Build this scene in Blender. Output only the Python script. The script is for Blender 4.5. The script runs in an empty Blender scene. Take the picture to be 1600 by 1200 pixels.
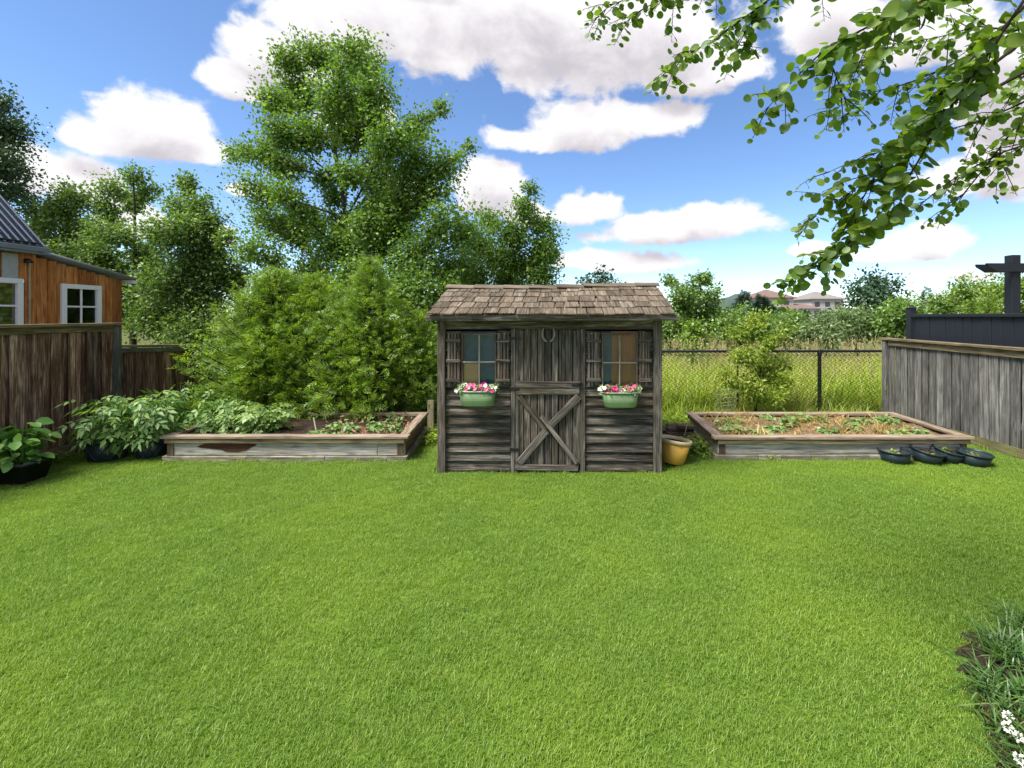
import bpy, math, random
import numpy as np
from mathutils import Vector, Matrix
RD = random.Random(11)
rng = np.random.default_rng(11)
sc = bpy.context.scene
col = sc.collection
rad = math.radians

# ------------------------------------------------------------------ camera
FPX, PX, PY, EYE = 730.0, 872.0, 492.0, 1.65      # focal length (px of a 1600 px wide frame), vanishing point, eye height
cam = bpy.data.cameras.new('camera'); cam_o = bpy.data.objects.new('camera', cam); col.objects.link(cam_o)
cam.sensor_width = 36; cam.lens = 36 * FPX / 1600
cam.shift_x = -(PX - 800) / 1600; cam.shift_y = -(600 - PY) / 1600
cam.clip_start = 0.05; cam.clip_end = 3000
cam_o.location = (0, 0, EYE); cam_o.rotation_euler = (rad(90), 0, 0)
sc.camera = cam_o
def at(px, py, Y):
    return Vector(((px - PX) * Y / FPX, Y, EYE + (PY - py) * Y / FPX))
def X_(px, Y): return (px - PX) * Y / FPX
def Z_(py, Y): return EYE + (PY - py) * Y / FPX

# ------------------------------------------------------------------ light
SUN_EL, SUN_AZ = rad(60), rad(238)                 # high, behind the camera and to the left
sun = bpy.data.lights.new('sun', 'SUN'); sun.energy = 4.2; sun.angle = rad(26); sun.color = (1.0, 0.955, 0.88)
sun_o = bpy.data.objects.new('sun', sun); col.objects.link(sun_o)
sd = Vector((math.sin(SUN_AZ) * math.cos(SUN_EL), math.cos(SUN_AZ) * math.cos(SUN_EL), math.sin(SUN_EL)))
sun_o.rotation_euler = sd.to_track_quat('Z', 'Y').to_euler()
sun_o.location = sd * 40
vs = sc.view_settings
vs.view_transform = 'Standard'; vs.look = 'None'; vs.gamma = 1; vs.use_curve_mapping = False; vs.exposure = 1.12
sc.cycles.max_bounces = 5; sc.cycles.diffuse_bounces = 3; sc.cycles.glossy_bounces = 2; sc.cycles.transmission_bounces = 4; sc.cycles.transparent_max_bounces = 8

world = bpy.data.worlds.new('World'); sc.world = world; world.use_nodes = True
def lin(r, g, b):
    f = lambda c: (c / 255 / 12.92) if c / 255 < .04045 else ((c / 255 + .055) / 1.055) ** 2.4
    return (f(r), f(g), f(b), 1)

class NT:
    """small wrapper to write node trees shortly"""
    def __init__(s, nt): s.nt = nt
    def n(s, t, **kw):
        nd = s.nt.nodes.new(t)
        for k, v in kw.items(): setattr(nd, k, v)
        return nd
    def put(s, sock, v):
        if hasattr(v, 'is_output'): s.nt.links.new(v, sock)
        elif v is not None: sock.default_value = v
    def m(s, op, a, b=None, c=None, clamp=False):
        nd = s.n('ShaderNodeMath', operation=op, use_clamp=clamp)
        for i, v in enumerate((a, b, c)): s.put(nd.inputs[i], v)
        return nd.outputs[0]
    def ss(s, v, lo, hi, t0=0., t1=1.):
        nd = s.n('ShaderNodeMapRange', interpolation_type='SMOOTHSTEP')
        for i, q in enumerate((v, lo, hi, t0, t1)): s.put(nd.inputs[i], q)
        return nd.outputs[0]
    def mix(s, f, a, b, mode='MIX'):
        nd = s.n('ShaderNodeMix', data_type='RGBA', blend_type=mode)
        s.put(nd.inputs[0], f); s.put(nd.inputs[6], a); s.put(nd.inputs[7], b)
        return nd.outputs[2]
    def xyz(s, x, y, z):
        nd = s.n('ShaderNodeCombineXYZ'); s.put(nd.inputs[0], x); s.put(nd.inputs[1], y); s.put(nd.inputs[2], z); return nd.outputs[0]
    def noise(s, vec, scale, detail=4, rough=.55, dist=0):
        nd = s.n('ShaderNodeTexNoise'); s.put(nd.inputs['Vector'], vec); nd.inputs['Scale'].default_value = scale
        nd.inputs['Detail'].default_value = detail; nd.inputs['Roughness'].default_value = rough; nd.inputs['Distortion'].default_value = dist
        return nd.outputs[0]
    def ramp(s, f, stops):
        nd = s.n('ShaderNodeValToRGB'); el = nd.color_ramp.elements
        while len(el) < len(stops): el.new(0.5)
        for e, (p, c) in zip(el, stops): e.position = p; e.color = c
        s.put(nd.inputs[0], f); return nd.outputs[0]
    def vm(s, op, a, b):
        nd = s.n('ShaderNodeVectorMath', operation=op); s.put(nd.inputs[0], a); s.put(nd.inputs[1], b); return nd.outputs[0]

# clouds of the day: (x, y, half width, half height) as seen, turned into azimuth / elevation of the sky
CL = [(640, 55, 170, 60), (800, 60, 260, 85), (960, 85, 200, 78), (1080, 118, 130, 38), (440, 100, 100, 42), (370, 128, 66, 34), (540, 60, 100, 44),
      (235, 210, 140, 62), (290, 232, 95, 36), (140, 215, 70, 40), (50, 268, 150, 58), (130, 300, 70, 30),
      (930, 205, 130, 44), (1000, 192, 80, 34), (830, 222, 90, 24), (765, 300, 60, 54), (830, 340, 50, 26),
      (1090, 355, 130, 36), (1020, 362, 110, 30), (915, 330, 62, 34), (960, 412, 110, 22), (1450, 382, 95, 36), (1380, 398, 60, 18), (1270, 390, 36, 14),
      (1290, 30, 110, 60), (1480, 55, 120, 70), (1560, 160, 90, 60), (1500, 280, 90, 34), (1570, 260, 60, 30), (390, 298, 34, 13), (640, 300, 60, 30),
      (320, 370, 60, 26), (200, 350, 60, 30), (1525, 434, 46, 12), (560, 190, 60, 40)]
def build_world():
    w = NT(world.node_tree)
    for nd in list(world.node_tree.nodes): world.node_tree.nodes.remove(nd)
    # group: cloud density at (azimuth, elevation)
    g = bpy.data.node_groups.new('cloud_density', 'ShaderNodeTree'); q = NT(g)
    for nm in ('az', 'el'): g.interface.new_socket(nm, in_out='INPUT', socket_type='NodeSocketFloat')
    g.interface.new_socket('D', in_out='OUTPUT', socket_type='NodeSocketFloat')
    gi, go = q.n('NodeGroupInput'), q.n('NodeGroupOutput')
    az, el = gi.outputs[0], gi.outputs[1]
    ce = q.m('COSINE', el)
    P = q.xyz(q.m('MULTIPLY', ce, q.m('SINE', az)), q.m('MULTIPLY', ce, q.m('COSINE', az)), q.m('MULTIPLY', q.m('SINE', el), 1.35))
    fb = q.noise(P, 10.0, 9, .56, .25)
    big = q.noise(P, 3.1, 3, .5)
    B = None
    for (x, y, hw, hh) in CL:
        dx, dz = (x - PX) / FPX, (PY - y) / FPX
        a = math.atan(dx); e = math.atan(dz / math.sqrt(1 + dx * dx))
        wa = 1.13 * hw / FPX / (1 + dx * dx); we = 1.12 * hh / FPX / math.sqrt(1 + dx * dx)
        u = q.m('MULTIPLY', q.m('SUBTRACT', az, a), 1 / wa)
        v = q.m('MULTIPLY', q.m('SUBTRACT', el, e), 1 / we)
        v = q.m('MAXIMUM', v, q.m('MULTIPLY', v, -1.45))
        r = q.m('SQRT', q.m('ADD', q.m('MULTIPLY', u, u), q.m('MULTIPLY', v, v)))
        b = q.m('SUBTRACT', 1.0, r)
        B = b if B is None else q.m('SMOOTH_MAX', B, b, 0.15)
    out = q.m('MAXIMUM', q.m('DIVIDE', q.m('ABSOLUTE', q.m('ADD', az, .17)), .80), q.m('DIVIDE', el, .56))
    out = q.ss(out, 1.0, 1.12)
    gen = q.m('SUBTRACT', q.m('MULTIPLY', q.m('SUBTRACT', big, .47), 7.0), q.m('MULTIPLY', q.m('SUBTRACT', 1.0, out), 4.0))
    B = q.m('MAXIMUM', B, gen)
    B = q.m('MINIMUM', B, 0.85)
    D = q.m('ADD', B, q.m('MULTIPLY', q.m('SUBTRACT', fb, .5), 1.75))
    g.links.new(D, go.inputs[0])
    # world
    tc = w.n('ShaderNodeTexCoord'); sp = w.n('ShaderNodeSeparateXYZ'); w.put(sp.inputs[0], tc.outputs['Generated'])
    x, y, z = sp.outputs
    az = w.m('ARCTAN2', x, y)
    el = w.m('ARCTAN2', z, w.m('SQRT', w.m('ADD', w.m('MULTIPLY', x, x), w.m('MULTIPLY', y, y))))
    def dens(a, e):
        nd = w.n('ShaderNodeGroup'); nd.node_tree = g; w.put(nd.inputs[0], a); w.put(nd.inputs[1], e); return nd.outputs[0]
    D0 = dens(az, el); D1 = dens(az, w.m('ADD', el, .045))
    alpha = w.ss(D0, 0.02, 0.34)
    thick = w.ss(D1, 0.05, 1.05)
    ccol = w.ramp(thick, [(0, (1.0, 1.0, 1.0, 1)), (.40, (.88, .85, .88, 1)), (1, (.60, .57, .62, 1))])
    sky = w.n('ShaderNodeTexSky', sky_type='NISHITA'); sky.sun_disc = False
    sky.sun_elevation = SUN_EL; sky.sun_rotation = SUN_AZ; sky.altitude = 100; sky.air_density = .78; sky.dust_density = .15; sky.ozone_density = 2.6
    bg1 = w.n('ShaderNodeBackground'); hs = w.n('ShaderNodeHueSaturation'); hs.inputs['Hue'].default_value = .502; hs.inputs['Saturation'].default_value = 1.08; w.put(hs.inputs['Color'], sky.outputs[0]); w.put(bg1.inputs[0], hs.outputs[0]); bg1.inputs[1].default_value = .112
    bg2 = w.n('ShaderNodeBackground'); w.put(bg2.inputs[0], ccol); bg2.inputs[1].default_value = .49
    mx = w.n('ShaderNodeMixShader'); w.put(mx.inputs[0], w.m('MULTIPLY', alpha, w.ss(el, -.01, .03)))
    w.put(mx.inputs[1], bg1.outputs[0]); w.put(mx.inputs[2], bg2.outputs[0])
    o = w.n('ShaderNodeOutputWorld'); w.put(o.inputs[0], mx.outputs[0])
    world.cycles.sampling_method = 'MANUAL'; world.cycles.sample_map_resolution = 512
build_world()

# ------------------------------------------------------------------ materials
MATS = {}
def newmat(name):
    m = bpy.data.materials.new(name); m.use_nodes = True; nt = m.node_tree
    for nd in list(nt.nodes): nt.nodes.remove(nd)
    q = NT(nt); o = q.n('ShaderNodeOutputMaterial'); MATS[name] = m
    return m, q, o
def principled(q, o, color, rough=.7, metal=0, spec=.3, bump=None, bstr=.3, bdist=.01):
    p = q.n('ShaderNodeBsdfPrincipled'); q.put(p.inputs['Base Color'], color); q.put(p.inputs['Roughness'], rough)
    p.inputs['Metallic'].default_value = metal; p.inputs['Specular IOR Level'].default_value = spec
    if bump is not None:
        b = q.n('ShaderNodeBump'); b.inputs['Strength'].default_value = bstr; b.inputs['Distance'].default_value = bdist
        q.put(b.inputs['Height'], bump); q.put(p.inputs['Normal'], b.outputs[0])
    q.put(o.inputs[0], p.outputs[0]); return p
def wood(name, dark, mid, light, stain=None, stain_amt=.4, tint=.35, gs=1.0, moss=None, warm=.25):
    """weathered timber; the grain runs along each piece's own x axis"""
    m, q, o = newmat(name)
    tc = q.n('ShaderNodeTexCoord'); oi = q.n('ShaderNodeObjectInfo')
    r = oi.outputs['Random']
    off = q.xyz(q.m('MULTIPLY', r, 61.0), q.m('MULTIPLY', r, 137.0), q.m('MULTIPLY', r, 29.0))
    v = q.vm('ADD', tc.outputs['Object'], off)
    v1 = q.vm('MULTIPLY', v, (1.6 * gs, 26 * gs, 26 * gs)); v2 = q.vm('MULTIPLY', v, (1.5, 7, 7)); v3 = q.vm('MULTIPLY', v, (5 * gs, 110 * gs, 110 * gs))
    g1 = q.noise(v1, 1.0, 6, .62, .6); g2 = q.noise(v2, 1.0, 4, .6, .8); g3 = q.noise(v3, 1.0, 3, .6)
    vo = q.n('ShaderNodeTexVoronoi'); q.put(vo.inputs['Vector'], q.vm('MULTIPLY', v, (2.6, 9, 9))); vo.inputs['Scale'].default_value = 1.0
    knot = q.ss(vo.outputs['Distance'], .05, .22)
    f = q.m('ADD', q.m('MULTIPLY', g1, .5), q.m('MULTIPLY', g3, .5))
    crk = q.noise(q.vm('MULTIPLY', v, (2.2, 75, 75)), 1.0, 2, .5, .3)
    crack = q.ss(crk, .60, .68)
    v4 = q.noise(q.vm('MULTIPLY', v, (6, 22, 22)), 1.0, 5, .7); f = q.m('ADD', f, q.m('MULTIPLY', q.m('SUBTRACT', v4, .5), .22))
    c = q.ramp(f, [(.34, dark), (.50, mid), (.66, light)])
    if stain: c = q.mix(q.m('MULTIPLY', q.ss(g2, .48, .66), stain_amt), c, stain)
    c = q.mix(q.m('MULTIPLY', q.m('SUBTRACT', 1.0, knot), .6), c, dark)
    c = q.mix(q.m('MULTIPLY', crack, .7), c, dark)
    br = q.m('ADD', 1 - tint / 2, q.m('MULTIPLY', q.m('FRACT', q.m('MULTIPLY', r, 7.31)), tint))
    c = q.mix(1.0, c, q.xyz(br, br, br), 'MULTIPLY')
    c = q.mix(q.m('MULTIPLY', q.m('FRACT', q.m('MULTIPLY', r, 13.7)), warm), c, q.mix(1.0, c, (1.22, .98, .74, 1), 'MULTIPLY'))
    if moss:
        gp = q.n('ShaderNodeNewGeometry'); nz = q.noise(gp.outputs['Position'], 9, 4, .6)
        c = q.mix(q.ss(nz, .45, .7, 0, .75), c, moss)
    principled(q, o, c, .85, 0, .12, q.m('SUBTRACT', q.m('ADD', g1, q.m('MULTIPLY', g3, .5)), q.m('MULTIPLY', crack, .5)), .7, .006)
    return m
def simple(name, color, rough=.6, metal=0, spec=.3, var=.15, vs_=12, bump=.15):
    m, q, o = newmat(name)
    tc = q.n('ShaderNodeTexCoord'); nz = q.noise(tc.outputs['Object'], vs_, 5, .6)
    k = q.m('ADD', 1 - var, q.m('MULTIPLY', nz, 2 * var))
    c = q.mix(1.0, color, q.xyz(k, k, k), 'MULTIPLY')
    principled(q, o, c, rough, metal, spec, nz, bump, .01); return m
def foliage(name, a, b, c=None, trans=.35, gloss=.06, pos_scale=0, pos_col=None, pos_amt=.5, rough=.45):
    m, q, o = newmat(name)
    ge = q.n('ShaderNodeNewGeometry')
    stops = [(0, a), (.75, b)] + ([(1, c)] if c else [])
    oi = q.n('ShaderNodeObjectInfo'); cc = q.ramp(q.m('FRACT', q.m('ADD', ge.outputs['Random Per Island'], oi.outputs['Random'])), stops)
    if pos_col:
        nz = q.noise(ge.outputs['Position'], pos_scale, 3, .55)
        cc = q.mix(q.ss(nz, .42, .64, 0, pos_amt), cc, pos_col)
    d = q.n('ShaderNodeBsdfDiffuse'); q.put(d.inputs[0], cc)
    t = q.n('ShaderNodeBsdfTranslucent'); q.put(t.inputs[0], q.mix(1.0, cc, (1.25, 1.3, .55, 1), 'MULTIPLY'))
    s1 = q.n('ShaderNodeMixShader'); s1.inputs[0].default_value = trans
    q.put(s1.inputs[1], d.outputs[0]); q.put(s1.inputs[2], t.outputs[0])
    gl = q.n('ShaderNodeBsdfGlossy'); gl.inputs['Roughness'].default_value = rough; gl.inputs[0].default_value = (.9, 1, .9, 1)
    s2 = q.n('ShaderNodeMixShader'); s2.inputs[0].default_value = gloss
    q.put(s2.inputs[1], s1.outputs[0]); q.put(s2.inputs[2], gl.outputs[0])
    q.put(o.inputs[0], s2.outputs[0]); return m
def glass(name, tint=(.94, .96, .96, 1), refl=.12):
    m, q, o = newmat(name)
    t = q.n('ShaderNodeBsdfTransparent'); t.inputs[0].default_value = tint
    g = q.n('ShaderNodeBsdfGlossy'); g.inputs['Roughness'].default_value = .04
    tc = q.n('ShaderNodeTexCoord'); b = q.n('ShaderNodeBump'); b.inputs['Strength'].default_value = .05; b.inputs['Distance'].default_value = .02
    q.put(b.inputs['Height'], q.noise(tc.outputs['Object'], 6, 2)); q.put(g.inputs['Normal'], b.outputs[0])
    fr = q.n('ShaderNodeFresnel'); fr.inputs[0].default_value = 1.5
    df = q.n('ShaderNodeBsdfDiffuse'); df.inputs[0].default_value = (.42, .42, .38, 1)
    du = q.n('ShaderNodeMixShader'); q.put(du.inputs[0], q.ss(q.noise(tc.outputs['Object'], 22, 5, .7), .45, .85, .0, .04)); q.put(du.inputs[1], t.outputs[0]); q.put(du.inputs[2], df.outputs[0])
    s = q.n('ShaderNodeMixShader'); q.put(s.inputs[0], q.m('ADD', fr.outputs[0], .02, clamp=True))
    q.put(s.inputs[1], du.outputs[0]); q.put(s.inputs[2], g.outputs[0]); q.put(o.inputs[0], s.outputs[0]); return m

def V4(*a): return (*a, 1)
M_SHED = wood('shed_timber', V4(.016, .014, .012), V4(.095, .084, .069), V4(.31, .28, .235), V4(.065, .050, .032), .5, .6)
M_SHEDP = wood('shed_post_timber', V4(.028, .024, .020), V4(.115, .102, .086), V4(.31, .28, .24), V4(.05, .045, .03), .5, .3)
M_SHUT = wood('shutter_timber', V4(.035, .027, .023), V4(.16, .125, .10), V4(.33, .27, .22), V4(.12, .06, .04), .5, .4)
M_SHING = wood('shingle_cedar', V4(.045, .037, .028), V4(.120, .098, .073), V4(.225, .19, .145), V4(.085, .068, .045), .5, .6, .8)
M_LF = wood('brown_fence_timber', V4(.030, .017, .012), V4(.135, .085, .060), V4(.40, .31, .245), V4(.062, .032, .021), .7, .9, .8, warm=.7)
M_RF = wood('grey_fence_timber', V4(.036, .035, .032), V4(.130, .128, .118), V4(.27, .265, .25), V4(.075, .073, .066), .6, .6, .8, warm=.12)
M_CAP = wood('cap_timber', V4(.05, .038, .022), V4(.17, .135, .08), V4(.30, .25, .16), V4(.07, .05, .03), .6, .3)
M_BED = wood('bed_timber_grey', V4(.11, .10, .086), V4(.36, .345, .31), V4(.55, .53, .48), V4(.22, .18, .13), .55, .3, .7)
M_BEDB = wood('bed_timber_brown_shaded', V4(.03, .021, .013), V4(.12, .088, .058), V4(.24, .185, .13), V4(.06, .038, .022), .6, .4, .7)  # dark copy of the bed timber; the sides' shade is put into its colour
M_BEDC = wood('bed_cap_timber', V4(.085, .066, .048), V4(.25, .20, .15), V4(.40, .335, .265), V4(.14, .10, .07), .5, .3, .8)
M_KERB = wood('bed_base_timber', V4(.07, .065, .05), V4(.24, .225, .18), V4(.38, .36, .30), V4(.11, .10, .06), .6, .3, .8, V4(.10, .12, .03))
M_KICK = wood('mossy_kickboard_timber', V4(.035, .032, .014), V4(.095, .088, .042), V4(.17, .155, .085), V4(.06, .07, .02), .6, .2, .8, V4(.10, .13, .03))
M_KICKB = wood('brown_kickboard_timber', V4(.03, .018, .012), V4(.12, .075, .05), V4(.24, .17, .11), V4(.06, .03, .02), .6, .2, warm=.7)
M_CABIN = wood('orange_cedar_cladding', V4(.15, .055, .017), V4(.36, .155, .05), V4(.52, .28, .11), V4(.20, .07, .02), .6, .55, .6, warm=.7)
M_OLD = wood('old_plank_timber', V4(.035, .022, .016), V4(.16, .105, .075), V4(.32, .24, .18), V4(.07, .04, .03), .5, .6)
M_PALE = wood('pale_stake_timber', V4(.25, .2, .12), V4(.42, .36, .24), V4(.55, .48, .36), None, 0, .2)
M_BLACKF = simple('black_painted_timber', V4(.012, .015, .021), .55, 0, .35, .25, 5)
M_BLACKM = simple('black_coated_metal', V4(.012, .013, .014), .45, 0, .4)
M_IRON = simple('rusty_iron', V4(.26, .25, .235), .6, .5, .4, .4, 30, .4)
M_WHITE = simple('white_paint', V4(.74, .75, .76), .5, 0, .3, .05)
M_GREYP = simple('grey_weathered_panel', V4(.34, .36, .36), .7, 0, .2, .25, 14)
M_ROOF = simple('grey_metal_roofing', V4(.13, .155, .20), .42, .55, .5, .12, 3)
M_ROOFE = simple('grey_roof_flashing', V4(.20, .22, .24), .5, .3, .4, .2, 6)
M_TUB = simple('green_tub_enamel', V4(.165, .255, .115), .5, .15, .45, .2, 9)
M_TUBR = simple('grey_green_tub_rim', V4(.26, .34, .23), .45, .3, .45, .15, 20)
M_POT = simple('dark_blue_green_plastic', V4(.014, .026, .030), .38, 0, .45, .3, 9)
M_POTB = simple('black_plastic', V4(.016, .019, .021), .42, 0, .4, .25, 8)
M_YEL = simple('yellow_ochre_plastic', V4(.52, .30, .045), .45, 0, .35, .16, 7)
M_YELR = simple('pale_faded_pot_rim', V4(.60, .47, .27), .5, 0, .3, .12, 12)
M_CARD = simple('cardboard', V4(.72, .47, .25), .85, 0, .1, .15, 10)
M_BLUE = simple('dark_blue_sheet', V4(.045, .135, .23), .7, 0, .2, .7, 4)
M_CURT = simple('brown_curtain_board', V4(.46, .20, .10), .7, 0, .2, .22, 4)
M_DARK = simple('dark_interior', V4(.02, .02, .022), .9)
M_SCENE = simple('interior_clutter', V4(.16, .15, .12), .8, 0, .2, .8, 7)
M_GLASS = glass('window_glass')
M_HGLASS = simple('house_window_glass', V4(.05, .06, .075), .15, 0, .6, .2)
M_STUCCO = simple('pale_house_cladding', V4(.52, .47, .45), .85, 0, .1, .08)
M_HROOF = simple('house_roof_brown', V4(.17, .115, .10), .9, 0, .1, .25, 2)
M_HROOF2 = simple('house_roof_grey', V4(.20, .185, .175), .9, 0, .1, .25, 2)
M_BARK = simple('tree_bark', V4(.065, .052, .040), .9, 0, .1, .4, 14, .6)
M_TWIG = simple('twig_bark', V4(.032, .024, .020), .85, 0, .1, .3, 20)
M_STEM = simple('green_stem', V4(.10, .16, .045), .7, 0, .2, .2)
M_WIRE = simple('galvanised_wire', V4(.24, .25, .23), .5, .5, .4, .2)
M_LINK = simple('black_vinyl_wire', V4(.012, .015, .014), .5, 0, .3)
M_PINK = simple('pink_petal', V4(.78, .13, .30), .6, 0, .2, .15, 40)
M_MAG = simple('magenta_petal', V4(.58, .025, .20), .6, 0, .2, .15, 40)
M_WPET = simple('white_petal', V4(.80, .79, .70), .6, 0, .2, .05, 40)

def soil_mat(name, a, b, c):
    m, q, o = newmat(name); ge = q.n('ShaderNodeNewGeometry')
    n1 = q.noise(ge.outputs['Position'], 38, 6, .7); n2 = q.noise(ge.outputs['Position'], 4, 3, .5)
    cc = q.mix(q.ss(n2, .4, .62), q.ramp(n1, [(.35, a), (.62, b)]), q.ramp(n1, [(.35, a), (.6, c)]))
    principled(q, o, cc, .95, 0, .05, n1, .9, .02); return m
M_SOIL = soil_mat('garden_soil', V4(.012, .009, .007), V4(.05, .037, .03), V4(.075, .05, .035))
M_MULCH = soil_mat('mulched_soil', V4(.05, .035, .022), V4(.22, .16, .10), V4(.30, .20, .11))
M_LAWNB = soil_mat('lawn_thatch', V4(.05, .09, .014), V4(.12, .20, .026), V4(.14, .21, .03))
M_GROUND = soil_mat('field_ground', V4(.05, .06, .02), V4(.10, .12, .035), V4(.15, .14, .06))
M_HILL = soil_mat('far_wood', V4(.05, .075, .07), V4(.07, .10, .09), V4(.08, .11, .10))

F_LAWN = foliage('lawn_blade', V4(.118, .225, .022), V4(.195, .312, .036), V4(.34, .40, .11), .38, .02, .9, V4(.250, .360, .040), .6)
F_MEADOW = foliage('meadow_blade', V4(.20, .30, .036), V4(.35, .45, .065), V4(.54, .50, .18), .45, .02, .8, V4(.36, .36, .10), .6)
F_SEED = foliage('tan_seedhead', V4(.30, .24, .12), V4(.44, .37, .20), None, .3, .01)
F_STRAW = foliage('straw_mulch', V4(.32, .20, .06), V4(.50, .36, .13), V4(.24, .14, .09), .15, .02)
F_BIG = foliage('maple_leaf', V4(.075, .150, .028), V4(.165, .280, .048), V4(.28, .39, .08), .46, .028, .9, V4(.115, .215, .034), .5)
F_LEFT = foliage('alder_leaf', V4(.075, .145, .036), V4(.170, .270, .065), V4(.27, .36, .11), .45, .028)
F_DARK = foliage('dark_tree_leaf', V4(.026, .058, .02), V4(.065, .125, .04), None, .25, .05)
F_CEDAR = foliage('cedar_spray', V4(.070, .155, .020), V4(.195, .320, .040), V4(.44, .52, .085), .40, .03, 2.2, V4(.24, .35, .045), .55)
F_CEDAR2 = foliage('golden_cedar_spray', V4(.11, .18, .022), V4(.24, .29, .045), V4(.34, .34, .08), .3, .04)
F_BUSHY = foliage('yellow_bush_leaf', V4(.13, .22, .025), V4(.28, .36, .05), V4(.42, .42, .09), .4, .02)
F_SHRUB = foliage('shrub_leaf', V4(.080, .160, .030), V4(.175, .285, .055), V4(.27, .37, .09), .42, .05, .5, V4(.15, .235, .045), .6)
F_SHRUBB = foliage('bright_shrub_leaf', V4(.10, .19, .018), V4(.21, .32, .035), V4(.28, .36, .06), .38, .05)
F_SHRUBG = foliage('grey_willow_leaf', V4(.095, .155, .060), V4(.20, .275, .12), V4(.31, .37, .20), .38, .028)
F_SPRUCE = foliage('spruce_needles', V4(.018, .042, .026), V4(.042, .080, .045), None, .1, .03)
F_FAR = foliage('far_maple_leaf', V4(.024, .066, .028), V4(.052, .11, .05), V4(.09, .16, .08), .25, .05)
F_TOM = foliage('tomato_leaf', V4(.070, .155, .034), V4(.165, .275, .070), V4(.28, .38, .12), .35, .028)
F_POTATO = foliage('potato_leaf', V4(.105, .20, .045), V4(.225, .335, .09), V4(.33, .43, .15), .35, .028)
F_PEP = foliage('pepper_leaf', V4(.060, .165, .022), V4(.13, .26, .045), V4(.19, .31, .08), .3, .028)
F_SEEDL = foliage('seedling_leaf', V4(.10, .20, .05), V4(.21, .33, .10), V4(.30, .38, .2), .3, .028)
F_WEED = foliage('weed_leaf', V4(.12, .21, .018), V4(.25, .35, .03), V4(.36, .39, .05), .35, .04)
F_KAT = foliage('round_tree_leaf', V4(.060, .135, .016), V4(.145, .250, .028), V4(.28, .37, .045), .52, .028, 3.0, V4(.13, .195, .022), .5)
F_CHIVE = foliage('strap_leaf', V4(.025, .075, .010), V4(.075, .16, .022), V4(.18, .26, .09), .25, .05, rough=.4)
F_YEL = foliage('yellow_leaf', V4(.42, .34, .03), V4(.5, .42, .06), None, .3, .03)

# ------------------------------------------------------------------ mesh helpers
def mk_mesh(name, V, F, mat=None, smooth=False):
    """V (n,3), F (m,k) uniform faces, or a list of tuples"""
    me = bpy.data.meshes.new(name)
    if isinstance(F, list) and len({len(f) for f in F}) > 1:
        me.from_pydata([tuple(v) for v in V], [], F)
    else:
        V = np.asarray(V, np.float32); F = np.asarray(F, np.int32); k = F.shape[1]
        me.vertices.add(len(V)); me.vertices.foreach_set('co', V.ravel())
        me.loops.add(F.size); me.loops.foreach_set('vertex_index', F.ravel())
        me.polygons.add(len(F)); me.polygons.foreach_set('loop_start', np.arange(0, F.size, k, dtype=np.int32))
        me.update(calc_edges=True)
    if smooth: me.polygons.foreach_set('use_smooth', np.ones(len(me.polygons), bool))
    if mat: me.materials.append(mat)
    return me
WM = {}
def put(name, me, parent=None, M=None, kind=None, label=None):
    M = M or Matrix()
    o = bpy.data.objects.new(name, me); col.objects.link(o)
    WM[o.name] = M
    if parent is not None:
        o.parent = parent; o.matrix_basis = WM[parent.name].inverted() @ M
    else: o.matrix_basis = M
    if kind: o['kind'] = kind
    if label: o['label'] = label
    return o
def root(name, label, cat, loc, group=None):
    o = put(name, None, None, Matrix.Translation(Vector(loc)))
    o.empty_display_size = .1
    return tag(o, label, cat, group)
def tag(o, label, cat, group=None):
    o['label'] = label; o['category'] = cat
    if group: o['group'] = group
    return o
_bc = {}
def box_mesh(L, W, T, mat, ch=.004, var=0, jit=0.0):
    """chamfered box, 44 triangles, length on x"""
    key = (round(L, 3), round(W, 3), round(T, 3), mat.name, var)
    if key in _bc: return _bc[key]
    c = min(ch, T * .3, W * .3, L * .3); h = (L / 2, W / 2, T / 2)
    V = []; idx = {}
    for sx in (-1, 1):
        for sy in (-1, 1):
            for sz in (-1, 1):
                s = (sx, sy, sz)
                for a in range(3):
                    p = [s[i] * (h[i] - (0 if i == a else c)) for i in range(3)]
                    idx[s + (a,)] = len(V); V.append(p)
    F = []
    for a in range(3):
        b, d = [i for i in range(3) if i != a]
        for s in (-1, 1):
            q = []
            for sb, sd_ in ((-1, -1), (1, -1), (1, 1), (-1, 1)):
                k = [0, 0, 0]; k[a] = s; k[b] = sb; k[d] = sd_; q.append(idx[tuple(k) + (a,)])
            if (s > 0) == (a == 1): q.reverse()
            F.append(tuple(q))
    for a in range(3):                       # edges along axis a
        b, d = [i for i in range(3) if i != a]
        for sb in (-1, 1):
            for sd_ in (-1, 1):
                k0 = [0] * 3; k0[b] = sb; k0[d] = sd_; k1 = list(k0); k0[a] = -1; k1[a] = 1
                F.append((idx[tuple(k0) + (b,)], idx[tuple(k1) + (b,)], idx[tuple(k1) + (d,)], idx[tuple(k0) + (d,)]))
    for s in [(x, y, z) for x in (-1, 1) for y in (-1, 1) for z in (-1, 1)]:
        F.append((idx[s + (0,)], idx[s + (1,)], idx[s + (2,)]))
    V = np.array(V)
    if jit:
        r = random.Random(var * 7 + 3)
        for s in [(x, y, z) for x in (-1, 1) for y in (-1, 1) for z in (-1, 1)]:
            d = [r.uniform(-jit, jit) * k for k in (1, 1, .35)]
            for a in range(3): V[idx[s + (a,)]] += d
    # face winding fixed by recalculation
    me = bpy.data.meshes.new('board'); me.from_pydata(V.tolist(), [], F)
    import bmesh
    bm = bmesh.new(); bm.from_mesh(me); bmesh.ops.recalc_face_normals(bm, faces=bm.faces); bm.to_mesh(me); bm.free()
    me.materials.append(mat); _bc[key] = me
    return me
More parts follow.
